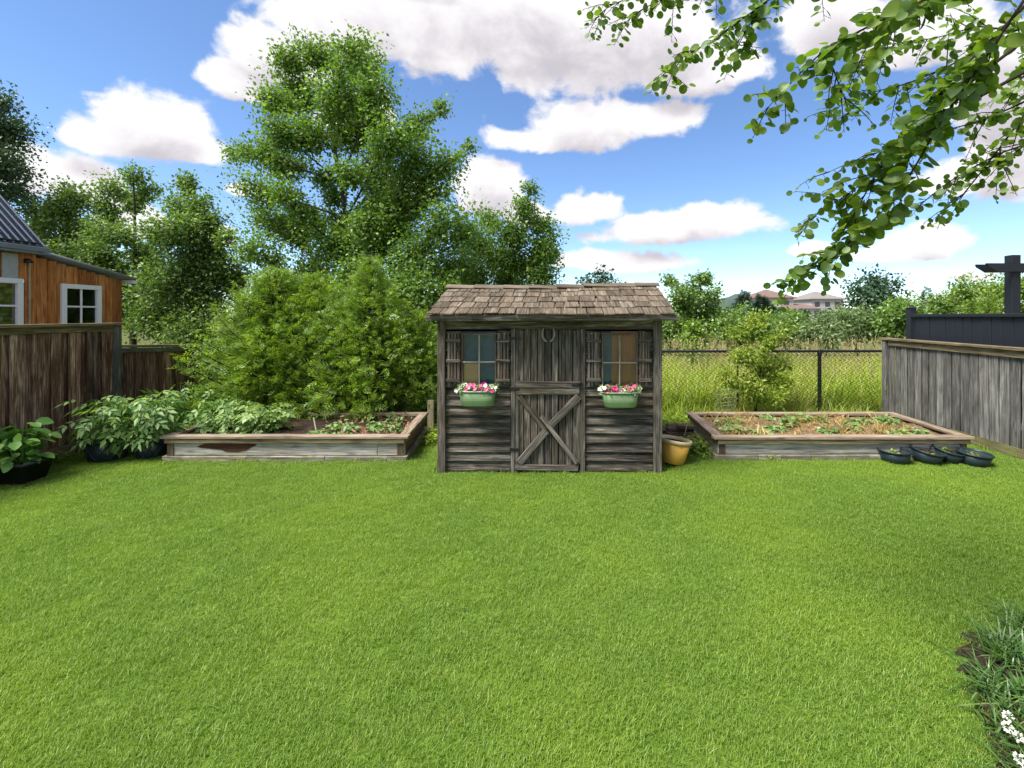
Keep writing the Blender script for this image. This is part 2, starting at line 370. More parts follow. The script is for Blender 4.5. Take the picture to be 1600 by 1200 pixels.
def frame(p0, p1, nrm):
    x = (p1 - p0).normalized(); z = (nrm - x * nrm.dot(x)).normalized(); y = z.cross(x)
    M = Matrix((x, y, z)).transposed().to_4x4(); M.translation = (p0 + p1) / 2
    return M
def board(name, parent, p0, p1, w, t, nrm, mat, jit=0.0, label=None, ch=.004, kind=None):
    p0, p1, nrm = Vector(p0), Vector(p1), Vector(nrm)
    var = RD.randrange(4) if jit else 0
    me = box_mesh((p1 - p0).length, w, t, mat, ch, var, jit)
    return put(name, me, parent, frame(p0, p1, nrm), kind, label)
UP = Vector((0, 0, 1)); BK = Vector((0, 1, 0)); FR = Vector((0, -1, 0))

def tubes_mesh(name, T, mat, k=6, smooth=True):
    """T: list of (points list, radii list)"""
    VV, FF, n0 = [], [], 0
    ang = np.arange(k) * 2 * np.pi / k
    for pts, rr in T:
        P = np.array([tuple(p) for p in pts], float); n = len(P)
        if np.isscalar(rr): rr = [rr] * n
        t = np.gradient(P, axis=0); t /= np.linalg.norm(t, axis=1)[:, None] + 1e-9
        ref = np.array([0., 0, 1]) if abs(t[:, 2]).mean() < .8 else np.array([1., 0, 0])
        u = np.cross(t, ref); u /= np.linalg.norm(u, axis=1)[:, None] + 1e-9
        v = np.cross(t, u)
        ring = P[:, None] + np.array(rr)[:, None, None] * (np.cos(ang)[None, :, None] * u[:, None] + np.sin(ang)[None, :, None] * v[:, None])
        VV.append(ring.reshape(-1, 3))
        a = np.arange(n - 1)[:, None] * k; j = np.arange(k)[None]; j2 = (j + 1) % k
        FF.append(np.stack([a + j, a + j2, a + k + j2, a + k + j], -1).reshape(-1, 4) + n0)
        n0 += n * k
    return mk_mesh(name, np.concatenate(VV), np.concatenate(FF), mat, smooth)
def bez(a, b, c, n=6):
    a, b, c = Vector(a), Vector(b), Vector(c)
    return [a * (1 - t) ** 2 + b * 2 * t * (1 - t) + c * t * t for t in [i / (n - 1) for i in range(n)]]
def lathe_mesh(name, prof, mat, k=28, sx=1, sy=1, smooth=True):
    V = []; F = []
    for (r, z) in prof:
        for i in range(k):
            a = 2 * math.pi * i / k; V.append((r * math.cos(a) * sx, r * math.sin(a) * sy, z))
    for j in range(len(prof) - 1):
        for i in range(k):
            i2 = (i + 1) % k; F.append((j * k + i, j * k + i2, (j + 1) * k + i2, (j + 1) * k + i))
    return mk_mesh(name, V, F, mat, smooth)

LEAF4 = (np.array([[0, 0, 0], [.45, .34, .10], [1, 0, -.06], [.45, -.34, .10]]), np.array([[0, 2, 1], [0, 3, 2]]))
LEAFN = (np.array([[0, 0, 0], [.4, .20, .07], [1, 0, -.1], [.4, -.20, .07]]), np.array([[0, 2, 1], [0, 3, 2]]))
LEAFO = (np.array([[0, 0, 0], [.2, .26, .05], [.55, .33, .03], [.85, .16, -.06], [1, 0, -.12], [.85, -.16, -.06], [.55, -.33, .03], [.2, -.26, .05], [.5, 0, -.05]]),
         np.array([[8, 0, 1], [8, 1, 2], [8, 2, 3], [8, 3, 4], [8, 4, 5], [8, 5, 6], [8, 6, 7], [8, 7, 0]])[:, ::-1])
def spray_template():
    V, F = [], []
    def strip(p, d, L, w):
        s = np.array([-d[1], d[0], 0]); b = len(V)
        V.extend([p - s * w * .3, p + d * L * .5 - s * w, p + d * L, p + d * L * .5 + s * w]); F.extend([[b, b + 1, b + 2], [b, b + 2, b + 3]])
    strip(np.array([.45, 0, 0]), np.array([1., 0, 0]), .55, .055)
    for i, t in enumerate((.05, .32, .60)):
        for s in (-1, 1):
            a = (.80 - .15 * t) * s; L = (.50 - .22 * t); d = np.array([math.cos(a), math.sin(a), 0])
            strip(np.array([t + .05 * s, 0, -.05 * t]), d, L, .055)
    V = np.array(V); V[:, 2] += -.12 * V[:, 0] ** 2 + .08 * np.abs(V[:, 1])
    return V, np.array(F)
SPRAY = spray_template()
def pinnate(wd, spread):
    V, F = [], []
    for (t, a, L) in ((.28, .95, .36), (.28, -.95, .36), (.55, .85, .40), (.55, -.85, .40), (.75, .0, .42)):
        d = np.array([math.cos(a), math.sin(a), 0]) if a else np.array([1., 0, 0]); sd_ = np.array([-d[1], d[0], 0]); p = np.array([t, 0, 0]); b = len(V)
        V.extend([p, p + d * L * .42 + sd_ * wd + np.array([0, 0, .03]), p + d * L, p + d * L * .42 - sd_ * wd + np.array([0, 0, .03])]); F.extend([[b, b + 2, b + 1], [b, b + 3, b + 2]])
    b = len(V); V.extend([np.array([0, .012, 0]), np.array([0, -.012, 0]), np.array([.78, 0, 0])]); F.append([b, b + 1, b + 2])
    V = np.array(V); V[:, 2] += .10 * V[:, 0] - spread * V[:, 0] ** 2 - .12 * np.abs(V[:, 1])
    return V, np.array(F)
PINN = pinnate(.10, .42); PINR = pinnate(.14, .25)
def unit(a): return a / (np.linalg.norm(a, axis=-1, keepdims=True) + 1e-9)
def leaf_mesh(name, P, D, N, S, tmpl, mat, smooth=False):
    T, F = tmpl; P = np.asarray(P); D = unit(np.asarray(D)); S = np.broadcast_to(np.asarray(S, float), (len(P),))
    Sd = unit(np.cross(N, D)); N2 = np.cross(D, Sd)
    V = P[:, None] + S[:, None, None] * (T[None, :, 0:1] * D[:, None] + T[None, :, 1:2] * Sd[:, None] + T[None, :, 2:3] * N2[:, None])
    FF = (np.arange(len(P))[:, None, None] * len(T) + F[None]).reshape(-1, 3)
    return mk_mesh(name, V.reshape(-1, 3), FF, mat, smooth)
def rdir(n): return unit(rng.normal(size=(n, 3)))

def leafy(name, label, cat, base, clumps, leafsize, mat, nper=520, tmpl=LEAF4, bark=M_BARK, trunk_r=.12, fork=None, group=None, sub=9, spread=.46, up=.25, twig_r=.008, lean=(0, 0)):
    """deciduous tree or shrub: trunk, limbs to every clump of the crown, twigs to sub-clumps, leaves on those"""
    base = Vector(base)
    r0 = root(name, label, cat, base, group)
    cl = [(Vector(c[:3]), c[3]) for c in clumps]
    top = max(cl, key=lambda c: c[0].z)[0]
    zf = fork if fork is not None else base.z + (top.z - base.z) * .3
    cx = sum((c[0].x for c in cl)) / len(cl); cy = sum((c[0].y for c in cl)) / len(cl)
    f = Vector((base.x * .5 + cx * .5 + lean[0], base.y * .5 + cy * .5 + lean[1], zf))
    axis = bez(base - Vector((0, 0, .1)), Vector((base.x, base.y, zf * .6)), f, 6) + bez(f, (f + top) / 2 + Vector((.1, 0, .2)), top, 7)[1:]
    n = len(axis); tr = [trunk_r * (1 - .93 * i / (n - 1)) ** .9 + .004 for i in range(n)]
    put('trunk', tubes_mesh('trunk', [(axis, tr)], bark, 8), r0)
    br = []; P = []; D = []; N = []; S = []
    for c, r in cl:
        cand = [(i, p) for i, p in enumerate(axis) if p.z < c.z - .15 * r and i >= 2] or [(2, axis[2])]
        i, p = min(cand, key=lambda q: (q[1] - c).length + abs((c.z - q[1].z) - (Vector((c.x - q[1].x, c.y - q[1].y, 0)).length) * .9) * .6)
        L = (c - p).length
        mid = p + (c - p) * .5 + Vector((RD.uniform(-.08, .08) * L, RD.uniform(-.08, .08) * L, .04 * L))
        rs = min(tr[i] * .7, twig_r * (1 + 1.3 * r / .4)); pts = bez(p, mid, c, 6)
        br.append((pts, [rs * (1 - .75 * k / 5) for k in range(6)]))
        ns = max(4, int(sub * (r / .4) ** .8))
        for s in range(ns):
            d = Vector(rdir(1)[0]); d.z = d.z * .8 + .15
            q = c + d * r * RD.uniform(.35, 1.0)
            st = pts[RD.choice((3, 4, 5))]
            br.append((bez(st, (st + q) / 2 + Vector((0, 0, .06 * r)), q, 4), [rs * .3 + .002, rs * .25 + .002, rs * .18 + .001, .0015]))
            m = max(6, int(nper * 2.5 * r * r / ns * RD.uniform(.6, 1.4) / .16 * .4))
            q_ = np.array(q); tt = rng.uniform(.25, 1.15, size=(m, 1)); stv = np.array(st)
            pos = stv + (q_ - stv) * tt + np.clip(rng.normal(size=(m, 3)), -1.35, 1.35) * r * spread * (.35 + .4 * tt)
            out = unit(pos - np.array(c)); dd = out * .6 + rng.normal(size=(m, 3)) * .55 + np.array([0, 0, -.25])
            P.append(pos); D.append(dd); N.append(rng.normal(size=(m, 3)) * .6 + np.array([0, 0, up + .45]) + out * .3)
            S.append(leafsize * (.4 + .95 * rng.beta(2, 2.2, size=m)))
    put('branches', tubes_mesh('branches', br, bark, 5), r0)
    put('crown', leaf_mesh('crown', np.concatenate(P), np.concatenate(D), np.concatenate(N), np.concatenate(S), tmpl, mat), r0, None, 'stuff')
    return r0
def pxclumps(lst, Y, dy):
    return [(*at(x, y, Yc), r * Yc / FPX) for (x, y, r) in lst for Yc in (Y + RD.uniform(-dy, dy),)]

def cedar(name, label, base, h, rbase, n, mat, size=.2, prof=None, group=None, cat='cedar', lean=(0, 0)):
    base = Vector(base); r0 = root(name, label, cat, base, group)
    top = base + Vector((lean[0], lean[1], h))
    put('trunk', tubes_mesh('trunk', [(bez(base - Vector((0, 0, .1)), base + Vector((0, 0, h * .5)), top, 8), [.06 * (1 - i / 7.6) + .004 for i in range(8)])], M_BARK, 7), r0)
    prof = prof or (lambda t: (1 - t) ** .75 * (.72 + .28 * min(1, t * 6)))
    nb = int(n / 26); br = []; P = []; D = []; N = []; S = []
    for b in range(nb):
        t = (b + RD.random()) / nb; t = .02 + .97 * t ** 1.12
        a = b * 2.39996 + RD.uniform(-.5, .5); R = rbase * prof(t) * RD.uniform(.6, 1.22) + .04
        d = Vector((math.cos(a), math.sin(a), 0))
        p0 = base + (top - base) * t * .96 + Vector((0, 0, .05))
        p2 = p0 + d * R + Vector((0, 0, R * RD.uniform(.12, .55)))
        p1 = p0 + d * R * .55 + Vector((0, 0, -.02))
        pts = bez(p0, p1, p2, 6); br.append((pts, [.012 * (1 - k / 6.5) * (R / rbase + .2) + .0015 for k in range(6)]))
        m = max(8, int(26 * (R / rbase) ** .8 * 1.5))
        tt = np.clip(rng.beta(2.4, 1.2, size=m), .08, 1.0)
        A = np.array([tuple(p) for p in pts]); fi = tt * 5; i0 = np.minimum(fi.astype(int), 4); pos = A[i0] + (A[i0 + 1] - A[i0]) * (fi - i0)[:, None]
        pos = pos + rng.normal(size=(m, 3)) * .035 * (1 + R)
        dd = np.array([d.x, d.y, .35]) + rng.normal(size=(m, 3)) * np.array([.55, .55, .4])
        P.append(pos); D.append(dd); N.append(rng.normal(size=(m, 3)) * .8 + np.array([-d.y * .5, d.x * .5, .55])); S.append(size * rng.uniform(.6, 1.25, size=m) * (.75 + .35 * R / rbase))
    put('branches', tubes_mesh('branches', br, M_TWIG, 4), r0)
    put('crown', leaf_mesh('crown', np.concatenate(P), np.concatenate(D), np.concatenate(N), np.concatenate(S), SPRAY, mat), r0, None, 'stuff')
    return r0

def scatter(name, label, cat, tuft, cells, density, mat, smin=.7, smax=1.2, tilt=.1, seed=1, parent=None):
    """one object that grows a tuft over its cells with geometry nodes; cells: (x0,y0,x1,y1,z,weight)"""
    tv, tf = tuft; V = [np.asarray(tv)]; nv = len(tv); F = [tuple(int(i) for i in f) for f in tf]
    den = [0.0] * len(F); dom = [0.0] * len(F); extra = []
    for (x0, y0, x1, y1, z, wgt) in cells:
        b = nv + len(extra); extra += [(x0, y0, z), (x1, y0, z), (x1, y1, z), (x0, y1, z)]
        F.append((b, b + 1, b + 2, b + 3)); den.append(wgt); dom.append(1.0)
    V = np.concatenate([V[0], np.array(extra)])
    me = bpy.data.meshes.new(name); me.from_pydata(V.tolist(), [], F); me.materials.append(mat)
    for nm, arr in (('den', den), ('dom', dom)):
        at_ = me.attributes.new(nm, 'FLOAT', 'FACE'); at_.data.foreach_set('value', np.array(arr, np.float32))
    o = put(name, me, parent, None, 'stuff')
    if parent is None: tag(o, label, cat)
    g = bpy.data.node_groups.new(name, 'GeometryNodeTree'); q = NT(g)
    g.interface.new_socket('Geometry', in_out='INPUT', socket_type='NodeSocketGeometry')
    g.interface.new_socket('Geometry', in_out='OUTPUT', socket_type='NodeSocketGeometry')
    gi, go = q.n('NodeGroupInput'), q.n('NodeGroupOutput')
    def attr(nm):
        nd = q.n('GeometryNodeInputNamedAttribute'); nd.data_type = 'FLOAT'; nd.inputs[0].default_value = nm; return nd.outputs[0]
    sep = q.n('GeometryNodeSeparateGeometry'); sep.domain = 'FACE'
    cmp_ = q.n('FunctionNodeCompare'); cmp_.data_type = 'FLOAT'; cmp_.operation = 'GREATER_THAN'
    q.put(cmp_.inputs[0], attr('dom')); cmp_.inputs[1].default_value = .5
    q.put(sep.inputs[0], gi.outputs[0]); q.put(sep.inputs[1], cmp_.outputs[0])
    dp = q.n('GeometryNodeDistributePointsOnFaces'); q.put(dp.inputs['Mesh'], sep.outputs[0])
    q.put(dp.inputs['Density'], q.m('MULTIPLY', attr('den'), density)); dp.inputs['Seed'].default_value = seed
    rv = q.n('FunctionNodeRandomValue'); rv.data_type = 'FLOAT_VECTOR'; rv.inputs[0].default_value = (-tilt, -tilt, 0); rv.inputs[1].default_value = (tilt, tilt, 6.283)
    rs = q.n('FunctionNodeRandomValue'); rs.data_type = 'FLOAT'; rs.inputs[2].default_value = smin; rs.inputs[3].default_value = smax
    ip = q.n('GeometryNodeInstanceOnPoints'); q.put(ip.inputs['Points'], dp.outputs[0]); q.put(ip.inputs['Instance'], sep.outputs[1])
    q.put(ip.inputs['Rotation'], rv.outputs[0]); q.put(ip.inputs['Scale'], rs.outputs[1])
    q.put(go.inputs[0], ip.outputs[0])
    md = o.modifiers.new('grow', 'NODES'); md.node_group = g
    return o
def blades(n, radius, h, w, lean, curl, seed=0, segs=2):
    """a tuft of grass blades"""
    r = np.random.default_rng(seed); V = []; F = []
    for i in range(n):
        a = r.uniform(0, 2 * np.pi); q = radius * math.sqrt(r.uniform(0, 1)); p = np.array([q * math.cos(a), q * math.sin(a), 0])
        b = r.uniform(0, 2 * np.pi); d = np.array([math.cos(b), math.sin(b), 0]); s = np.array([-d[1], d[0], 0])
        H = h * r.uniform(.55, 1.15); ww = w * r.uniform(.7, 1.3); le = abs(r.normal(0, lean)); cu = abs(r.normal(0, curl)); k = len(V)
        for j in range(segs):
            t = j / segs; c = p + d * (le * t + cu * t * t) * H + np.array([0, 0, H * (t - .35 * cu * t * t)])
            wj = ww * (1 - .25 * t); V += [c - s * wj / 2, c + s * wj / 2]
        V.append(p + d * (le + cu) * H + np.array([0, 0, H * (1 - .35 * cu)]))
        for j in range(segs - 1):
            F += [(k + 2 * j, k + 2 * j + 1, k + 2 * j + 3), (k + 2 * j, k + 2 * j + 3, k + 2 * j + 2)]
        e = k + 2 * (segs - 1); F.append((e, e + 1, e + 2))
    return np.array(V), F

# ------------------------------------------------------------------ ground
def sheet(name, x0, y0, x1, y1, z, mat, n=2, amp=0, parent=None, kind='structure'):
    xs = np.linspace(x0, x1, n); ys = np.linspace(y0, y1, n); V = []
    for y in ys:
        for x in xs:
            V.append((x, y, z + (amp * (math.sin(x * 3.1 + y * 1.3) + math.sin(y * 4.7 - x * 2.2) + RD.uniform(-1, 1)) if amp else 0)))
    F = [(j * n + i, j * n + i + 1, (j + 1) * n + i + 1, (j + 1) * n + i) for j in range(n - 1) for i in range(n - 1)]
    return put(name, mk_mesh(name, V, F, mat, amp > 0), parent, None, kind)
sheet('ground', -900, -40, 900, 1800, -.012, M_GROUND)
sheet('lawn', -5.95, -3.0, 5.5, 7.6, -.006, M_LAWNB)
V = []; nn = 60
for i in range(nn + 1):
    x = -30 + 330 * i / nn; hh = 3.0 + 17 * math.exp(-((x - 165) / 34) ** 2) + 7 * math.exp(-((x - 235) / 40) ** 2) + 1.0 * math.sin(x * .31) + .6 * math.sin(x * .9)
    V += [(x, 400, -2), (x, 404 + 3 * math.sin(x * .2), hh * .8), (x, 430, hh)]
F = [(3 * i + j, 3 * i + 3 + j, 3 * i + 4 + j, 3 * i + 1 + j) for i in range(nn) for j in range(2)]
put('hill', mk_mesh('hill', V, F, M_HILL, True), None, None, 'structure')

# ------------------------------------------------------------------ garden shed
YF = 4.92                                            # its front wall
def S(px, py, dy=0.0): return Vector((X_(px, YF), YF - dy, Z_(py, YF)))
shed = root('garden_shed', 'small weathered grey wooden garden shed with shingled roof and barn door', 'shed', (-.1, 5.6, 0))
xL, xR = X_(685, YF), X_(1033, YF); YB = 6.28; zT = Z_(500, YF)
roofE_y, roofE_z, ridge_y = 4.70, 1.655, 5.60
rzl, rzr = 1.965, 2.0
def ridge_z(x): 
    t = (x + 1.31) / 2.49
    return rzl + (rzr - rzl) * t - .018 * math.exp(-((t - .45) / .2) ** 2)
# side and back walls: boards lapped like the front
def lap(parent, p0, p1, z0, n, step, nrm, name='siding_board', skip=None):
    nrm = Vector(nrm)
    for i in range(n):
        z = z0 + step * i
        a = Vector((p0[0], p0[1], z + step * .5)) + nrm * .002; b = Vector((p1[0], p1[1], z + step * .5)) + nrm * .002
        a.z += RD.uniform(-.003, .003); b.z += RD.uniform(-.003, .003)
        board(name, parent, a, b, step * 1.16, .016, nrm + Vector((0, 0, .2)), M_SHED, .003)
step = 14.4 / 148.4
z0 = Z_(734, YF)
for (xa, xb) in ((697, 798), (914, 1020)):
    wl, wr = ((722, 776) if xa < 800 else (940, 996))
    for i in range(15):
        zc = z0 + step * (i + .5); pyc = PY + (EYE - zc) * 148.4
        segs = [(xa, xb)] if pyc > 606 else [(xa, wl - 1), (wr + 1, xb)]
        for (s0, s1) in segs:
            a = Vector((X_(s0, YF), YF + .004, zc + RD.uniform(-.004, .004))); b = Vector((X_(s1, YF), YF + .004, zc + RD.uniform(-.004, .004)))
            board('siding_board', shed, a, b, step * 1.16, .017, Vector((0, -1, .36)), M_SHED, .003)
lap(shed, (xL + .015, YB), (xL + .015, YF + .06), z0, 16, step, (-1, 0, 0))
lap(shed, (xR - .015, YF + .06), (xR - .015, YB), z0, 16, step, (1, 0, 0))
lap(shed, (xR, YB), (xL, YB), z0, 16, step, (0, 1, 0))
board('floor_panel', shed, (xL + .03, 5.6, .05), (xR - .03, 5.6, .05), 1.3, .04, UP, M_DARK)
for (a, b) in ((685, 697), (1020, 1033)):
    xm, w = X_((a + b) / 2, YF), (b - a) / 148.4
    board('corner_post', shed, (xm, YF - .015, -.02), (xm, YF - .015, zT + .03), w, .07, FR, M_SHEDP, .003)
    board('corner_post', shed, (xm, YB - .02, -.02), (xm, YB - .02, zT + .03), w, .05, BK, M_SHEDP, .003)
for (a, b) in ((798.5, 805.5), (906.5, 914)):
    xm, w = X_((a + b) / 2, YF), (b - a) / 148.4
    board('door_post', shed, (xm, YF - .012, -.01), (xm, YF - .012, Z_(514, YF)), w, .055, FR, M_SHEDP, .002)
board('frieze_board', shed, S(686, 507, .005), S(1032, 507, .005), 15 / 148.4, .05, FR, M_SHED)
board('sill_beam', shed, S(697, 736, -.02), S(1020, 736, -.02), .05, .05, FR, M_SHED)
# door
door = put('door', box_mesh(.10 / .10 * (100 / 148.4), .012, 1.40, M_DARK), shed, Matrix.Translation(S(856, 622, -.012)))
nx = 9; x0, x1 = 808, 905
for i in range(nx):
    xa = x0 + (x1 - x0) * (i + .5) / nx
    zt, zb = 515 + RD.uniform(-.5, .5), 733 + RD.uniform(-1.5, 1)
    board('plank', door, S(xa, zb, .010 + RD.uniform(-.003, .003)), S(xa, zt, .010 + RD.uniform(-.003, .003)), (x1 - x0) / nx / 148.4 * RD.uniform(.84, .93), .018, FR, M_SHED, .002)
for xa in (808.5, 903.5):
    board('stile', door, S(xa, 724, .030), S(xa, 515, .030), 5 / 148.4, .016, FR, M_SHEDP, .002)
board('rail', door, S(806, 599.5, .042), S(906, 600.5, .042), 10 / 148.4, .022, FR, M_SHEDP, .003)
board('rail', door, S(806.5, 610.5, .036), S(905.5, 611, .036), 10 / 148.4, .020, FR, M_SHED, .003)
board('rail', door, S(805.5, 728, .040), S(903, 729, .040), 9 / 148.4, .022, FR, M_SHEDP, .004)
board('brace', door, S(811, 722, .045), S(853, 672, .045), 11 / 148.4, .022, FR, M_SHEDP, .003)
board('brace', door, S(856, 668, .045), S(904, 618, .045), 11 / 148.4, .022, FR, M_SHEDP, .003)
board('brace', door, S(812, 619, .034), S(858, 677, .034), 8.5 / 148.4, .018, FR, M_SHED, .004)
board('brace', door, S(846, 649, .066), S(901, 722, .046), 6.5 / 148.4, .022, Vector((.25, -1, .1)), M_SHEDP, .004)
for py in (528, 606, 700):
    board('hinge', door, S(797, py, .047), S(812, py + .5, .047), .03, .006, FR, M_BLACKM, label='black strap hinge')
lt = board('latch', door, S(893, 600, .058), S(911, 600, .058), .022, .010, FR, M_BLACKM, label='black iron slide latch')
put('latch_loop', tubes_mesh('latch_loop', [([S(907 + 3 * math.cos(t), 600 + 4 * math.sin(t), .068) for t in np.linspace(0, 6.3, 12)], .005)], M_BLACKM), door)
for xa in (817, 898):
    put('bolt', lathe_mesh('bolt', [(0, .0), (.010, .0), (.009, .008), (0, .012)], M_IRON, 10), door, Matrix.Translation(S(xa, 519, .022)) @ Matrix.Rotation(rad(90), 4, 'X'))
# windows and shutters
def window(xa, xb, ya, yb):
    w = put('window', box_mesh((xb - xa + 3) / 148.4, .05, .03, M_SHUT), shed, Matrix.Translation(S((xa + xb) / 2, yb + 2, .012)), label=None)
    xm, ym = (xa + xb) / 2, (ya + yb) / 2 + 1
    for x in (xa + 1, xb - 1): board('frame', w, S(x, ya, .010), S(x, yb, .010), 2.6 / 148.4, .035, FR, M_SHUT)
    board('frame', w, S(xa - 1, ya - 1.5, .012), S(xb + 1, ya - 1.5, .012), 3.4 / 148.4, .045, FR, M_SHUT)
    board('muntin', w, S(xm, ya, .012), S(xm, yb, .012), 2.4 / 148.4, .02, FR, M_PALE if False else M_BED)
    board('muntin', w, S(xa, ym, .016), S(xb, ym, .016), 2.4 / 148.4, .02, FR, M_BED)
    for (p, q_) in ((xa, xm), (xm, xb)):
        for (r, s) in ((ya, ym), (ym, yb)):
            board('pane', w, S((p + q_) / 2, s, .002), S((p + q_) / 2, r, .002), (q_ - p) / 148.4, .003, FR, M_GLASS)
    return w
window(722, 776, 523, 606); window(940, 996, 523, 608)
def shutter(xa, xb, ya, yb):
    w = (xb - xa) / 148.4; n = 4
    s = put('shutter', box_mesh(w, .012, (yb - ya) / 148.4 * .02, M_SHUT), shed, Matrix.Translation(S((xa + xb) / 2, ya + 2, .034)))
    for i in range(n):
        x = xa + (xb - xa) * (i + .5) / n + RD.uniform(-.4, .4)
        board('slat', s, S(x, yb + RD.uniform(-2, 1), .036), S(x + RD.uniform(-.3, .3), ya + RD.uniform(-1, 1), .036), w / n * .74, .014, FR, M_SHED if i % 2 else M_SHUT, .002)
    for y in (532, 563, 593):
        board('batten', s, S(xa - 1, y + RD.uniform(-.5, .5), .052), S(xb + 1, y + RD.uniform(-.5, .5), .052), 4.5 / 148.4, .02, FR, M_SHEDP, .002)
for (a, b, c, d) in ((700, 720, 519, 600), (777.5, 796.5, 519, 601), (917, 937.5, 519, 602), (997.5, 1016, 518, 602)): shutter(a, b, c, d)
# roof
roof = put('roof', mk_mesh('roof', [(-1.31, roofE_y + .02, roofE_z - .012), (1.18, roofE_y + .02, roofE_z - .012), (1.18, ridge_y, rzr - .03), (-1.31, ridge_y, rzl - .03),
                                    (-1.31, 2 * ridge_y - roofE_y, roofE_z - .012), (1.18, 2 * ridge_y - roofE_y, roofE_z - .012),
                                    (-1.31, roofE_y + .02, roofE_z - .035), (1.18, roofE_y + .02, roofE_z - .035), (1.18, ridge_y, rzr - .055), (-1.31, ridge_y, rzl - .055),
                                    (-1.31, 2 * ridge_y - roofE_y, roofE_z - .035), (1.18, 2 * ridge_y - roofE_y, roofE_z - .035)],
                           [(0, 1, 2, 3), (3, 2, 5, 4), (6, 9, 8, 7), (9, 10, 11, 8), (0, 6, 7, 1), (4, 5, 11, 10), (0, 3, 9, 6), (3, 4, 10, 9), (1, 7, 8, 2), (2, 8, 11, 5)], M_SHED), shed)
nc = 5; run = ridge_y - roofE_y
for side in (1, -1):
    for j in range(nc):
        t0 = j / nc - .045; t1 = min(1.0, (j + 1) / nc + .10)
        x = -1.32 + RD.uniform(0, .03)
        while x < 1.17:
            w = min(RD.choice((.10, .12, .13, .14, .15, .16, .17)), 1.19 - x)
            if w < .04: break
            xm = x + w / 2; rz = ridge_z(xm)
            tl = t0 + RD.uniform(-.022, .022) - (.02 * RD.random() if j == 0 else 0)
            def rp(t, lift): return Vector((xm, ridge_y - side * run * (1 - t), roofE_z + (rz - roofE_z) * t + lift))
            a, b = rp(tl, .024), rp(t1, .004)
            skew = RD.uniform(-.004, .004); a.x += skew; b.x -= skew
            if xm > .1 and xm < .34 and j in (1, 2) and side > 0: a.x += RD.uniform(-.02, .02); a.z += .008
            nrm = Vector((RD.uniform(-.02, .02), -side * (rz - roofE_z) / run, 1))
            board('shingle', roof, a, b, w - .006 - RD.uniform(0, .005), .014, nrm, M_SHING, .004, ch=.003)
            x += w
x = -1.32
while x < 1.15:
    w = min(RD.uniform(.26, .36), 1.2 - x)
    for side in (1, -1):
        z = ridge_z(x + w / 2) + .030
        board('ridge_shingle', roof, (x - .01, ridge_y - side * .05, z - .018 + RD.uniform(0, .012)), (x + w, ridge_y - side * .05, z - .018), .115, .014, Vector((0, -side * .38, 1)), M_SHING, .004)
    x += w
board('fascia', shed, (-1.33, roofE_y - .003, 1.618), (1.20, roofE_y - .003, 1.622), .062, .022, FR, M_SHEDP, .003)
board('fascia', shed, (-1.33, 2 * ridge_y - roofE_y, 1.618), (1.20, 2 * ridge_y - roofE_y, 1.622), .062, .022, BK, M_SHED, .003)
for xx in (-1.318, 1.188):
    rz = ridge_z(xx) - .055
    board('barge_board', shed, (xx, roofE_y + .02, 1.600), (xx, ridge_y, rz), .07, .02, (math.copysign(1, xx), 0, 0), M_SHEDP, .002)
    board('barge_board', shed, (xx, 2 * ridge_y - roofE_y - .02, 1.600), (xx, ridge_y, rz), .07, .02, (math.copysign(1, xx), 0, 0), M_SHEDP, .002)
    xg = xL + .01 if xx < 0 else xR - .01
    put('gable_panel', mk_mesh('gable_panel', [(xg - .01, YF, 1.56), (xg - .01, YB, 1.56), (xg - .01, ridge_y, rz), (xg + .01, YF, 1.56), (xg + .01, YB, 1.56), (xg + .01, ridge_y, rz)],
                               [(0, 1, 2), (3, 5, 4), (0, 3, 4, 1), (1, 4, 5, 2), (2, 5, 3, 0)], M_SHED), shed)
# things inside the windows
o = board('blue_sheet', None, S(749, 612, -.06), S(749, 518, -.06), 62 / 148.4, .01, FR, M_BLUE); tag(o, 'dark blue sheet hung behind the window that holds cardboard', 'sheet')
o = board('cardboard_panel', None, S(735, 610, -.012), S(735, 568, -.012), 24 / 148.4, .006, FR, M_CARD); tag(o, 'tan cardboard patch filling the lower pane of the shed window', 'cardboard')
o = board('blue_sheet', None, S(948, 612, -.045), S(948, 518, -.045), 22 / 148.4, .01, FR, M_BLUE); tag(o, 'dark blue sheet strip beside brown panel in shed window', 'sheet')
VV = []; n = 14
for i in range(n + 1):
    p = S(956 + 42 * i / n, 612, -.03 - .008 * math.sin(i * 1.7)); q_ = S(956 + 42 * i / n, 518, -.03 - .006 * math.sin(i * 1.7 + .4)); VV += [p, q_]
for i in range(n + 1):
    p = S(956 + 42 * i / n, 612, -.036 - .008 * math.sin(i * 1.7)); q_ = S(956 + 42 * i / n, 518, -.036 - .006 * math.sin(i * 1.7 + .4)); VV += [p, q_]
k2 = 2 * (n + 1)
FFc = [(2 * i, 2 * i + 2, 2 * i + 3, 2 * i + 1) for i in range(n)] + [(k2 + 2 * i, k2 + 2 * i + 1, k2 + 2 * i + 3, k2 + 2 * i + 2) for i in range(n)]
o = put('window_curtain', mk_mesh('window_curtain', VV, FFc, M_CURT, True)); tag(o, 'orange brown curtain hanging inside the shed window', 'curtain')
# horseshoe
half = [(7.6, 512.5), (8.8, 516), (9.4, 520), (9.0, 525), (7.0, 530), (3.8, 533), (0, 534)]
pts = [S(857 - x, y, .034) for x, y in half] + [S(857 + x, y, .034) for x, y in half[::-1][1:]]
me = tubes_mesh('horseshoe', [(pts, [.008, .011, .013, .014, .0145, .015, .015, .015, .0145, .014, .013, .011, .008])], M_IRON, 6)
o = put('horseshoe', me); tag(o, 'rusty iron horseshoe nailed open end up on shed door', 'horseshoe')

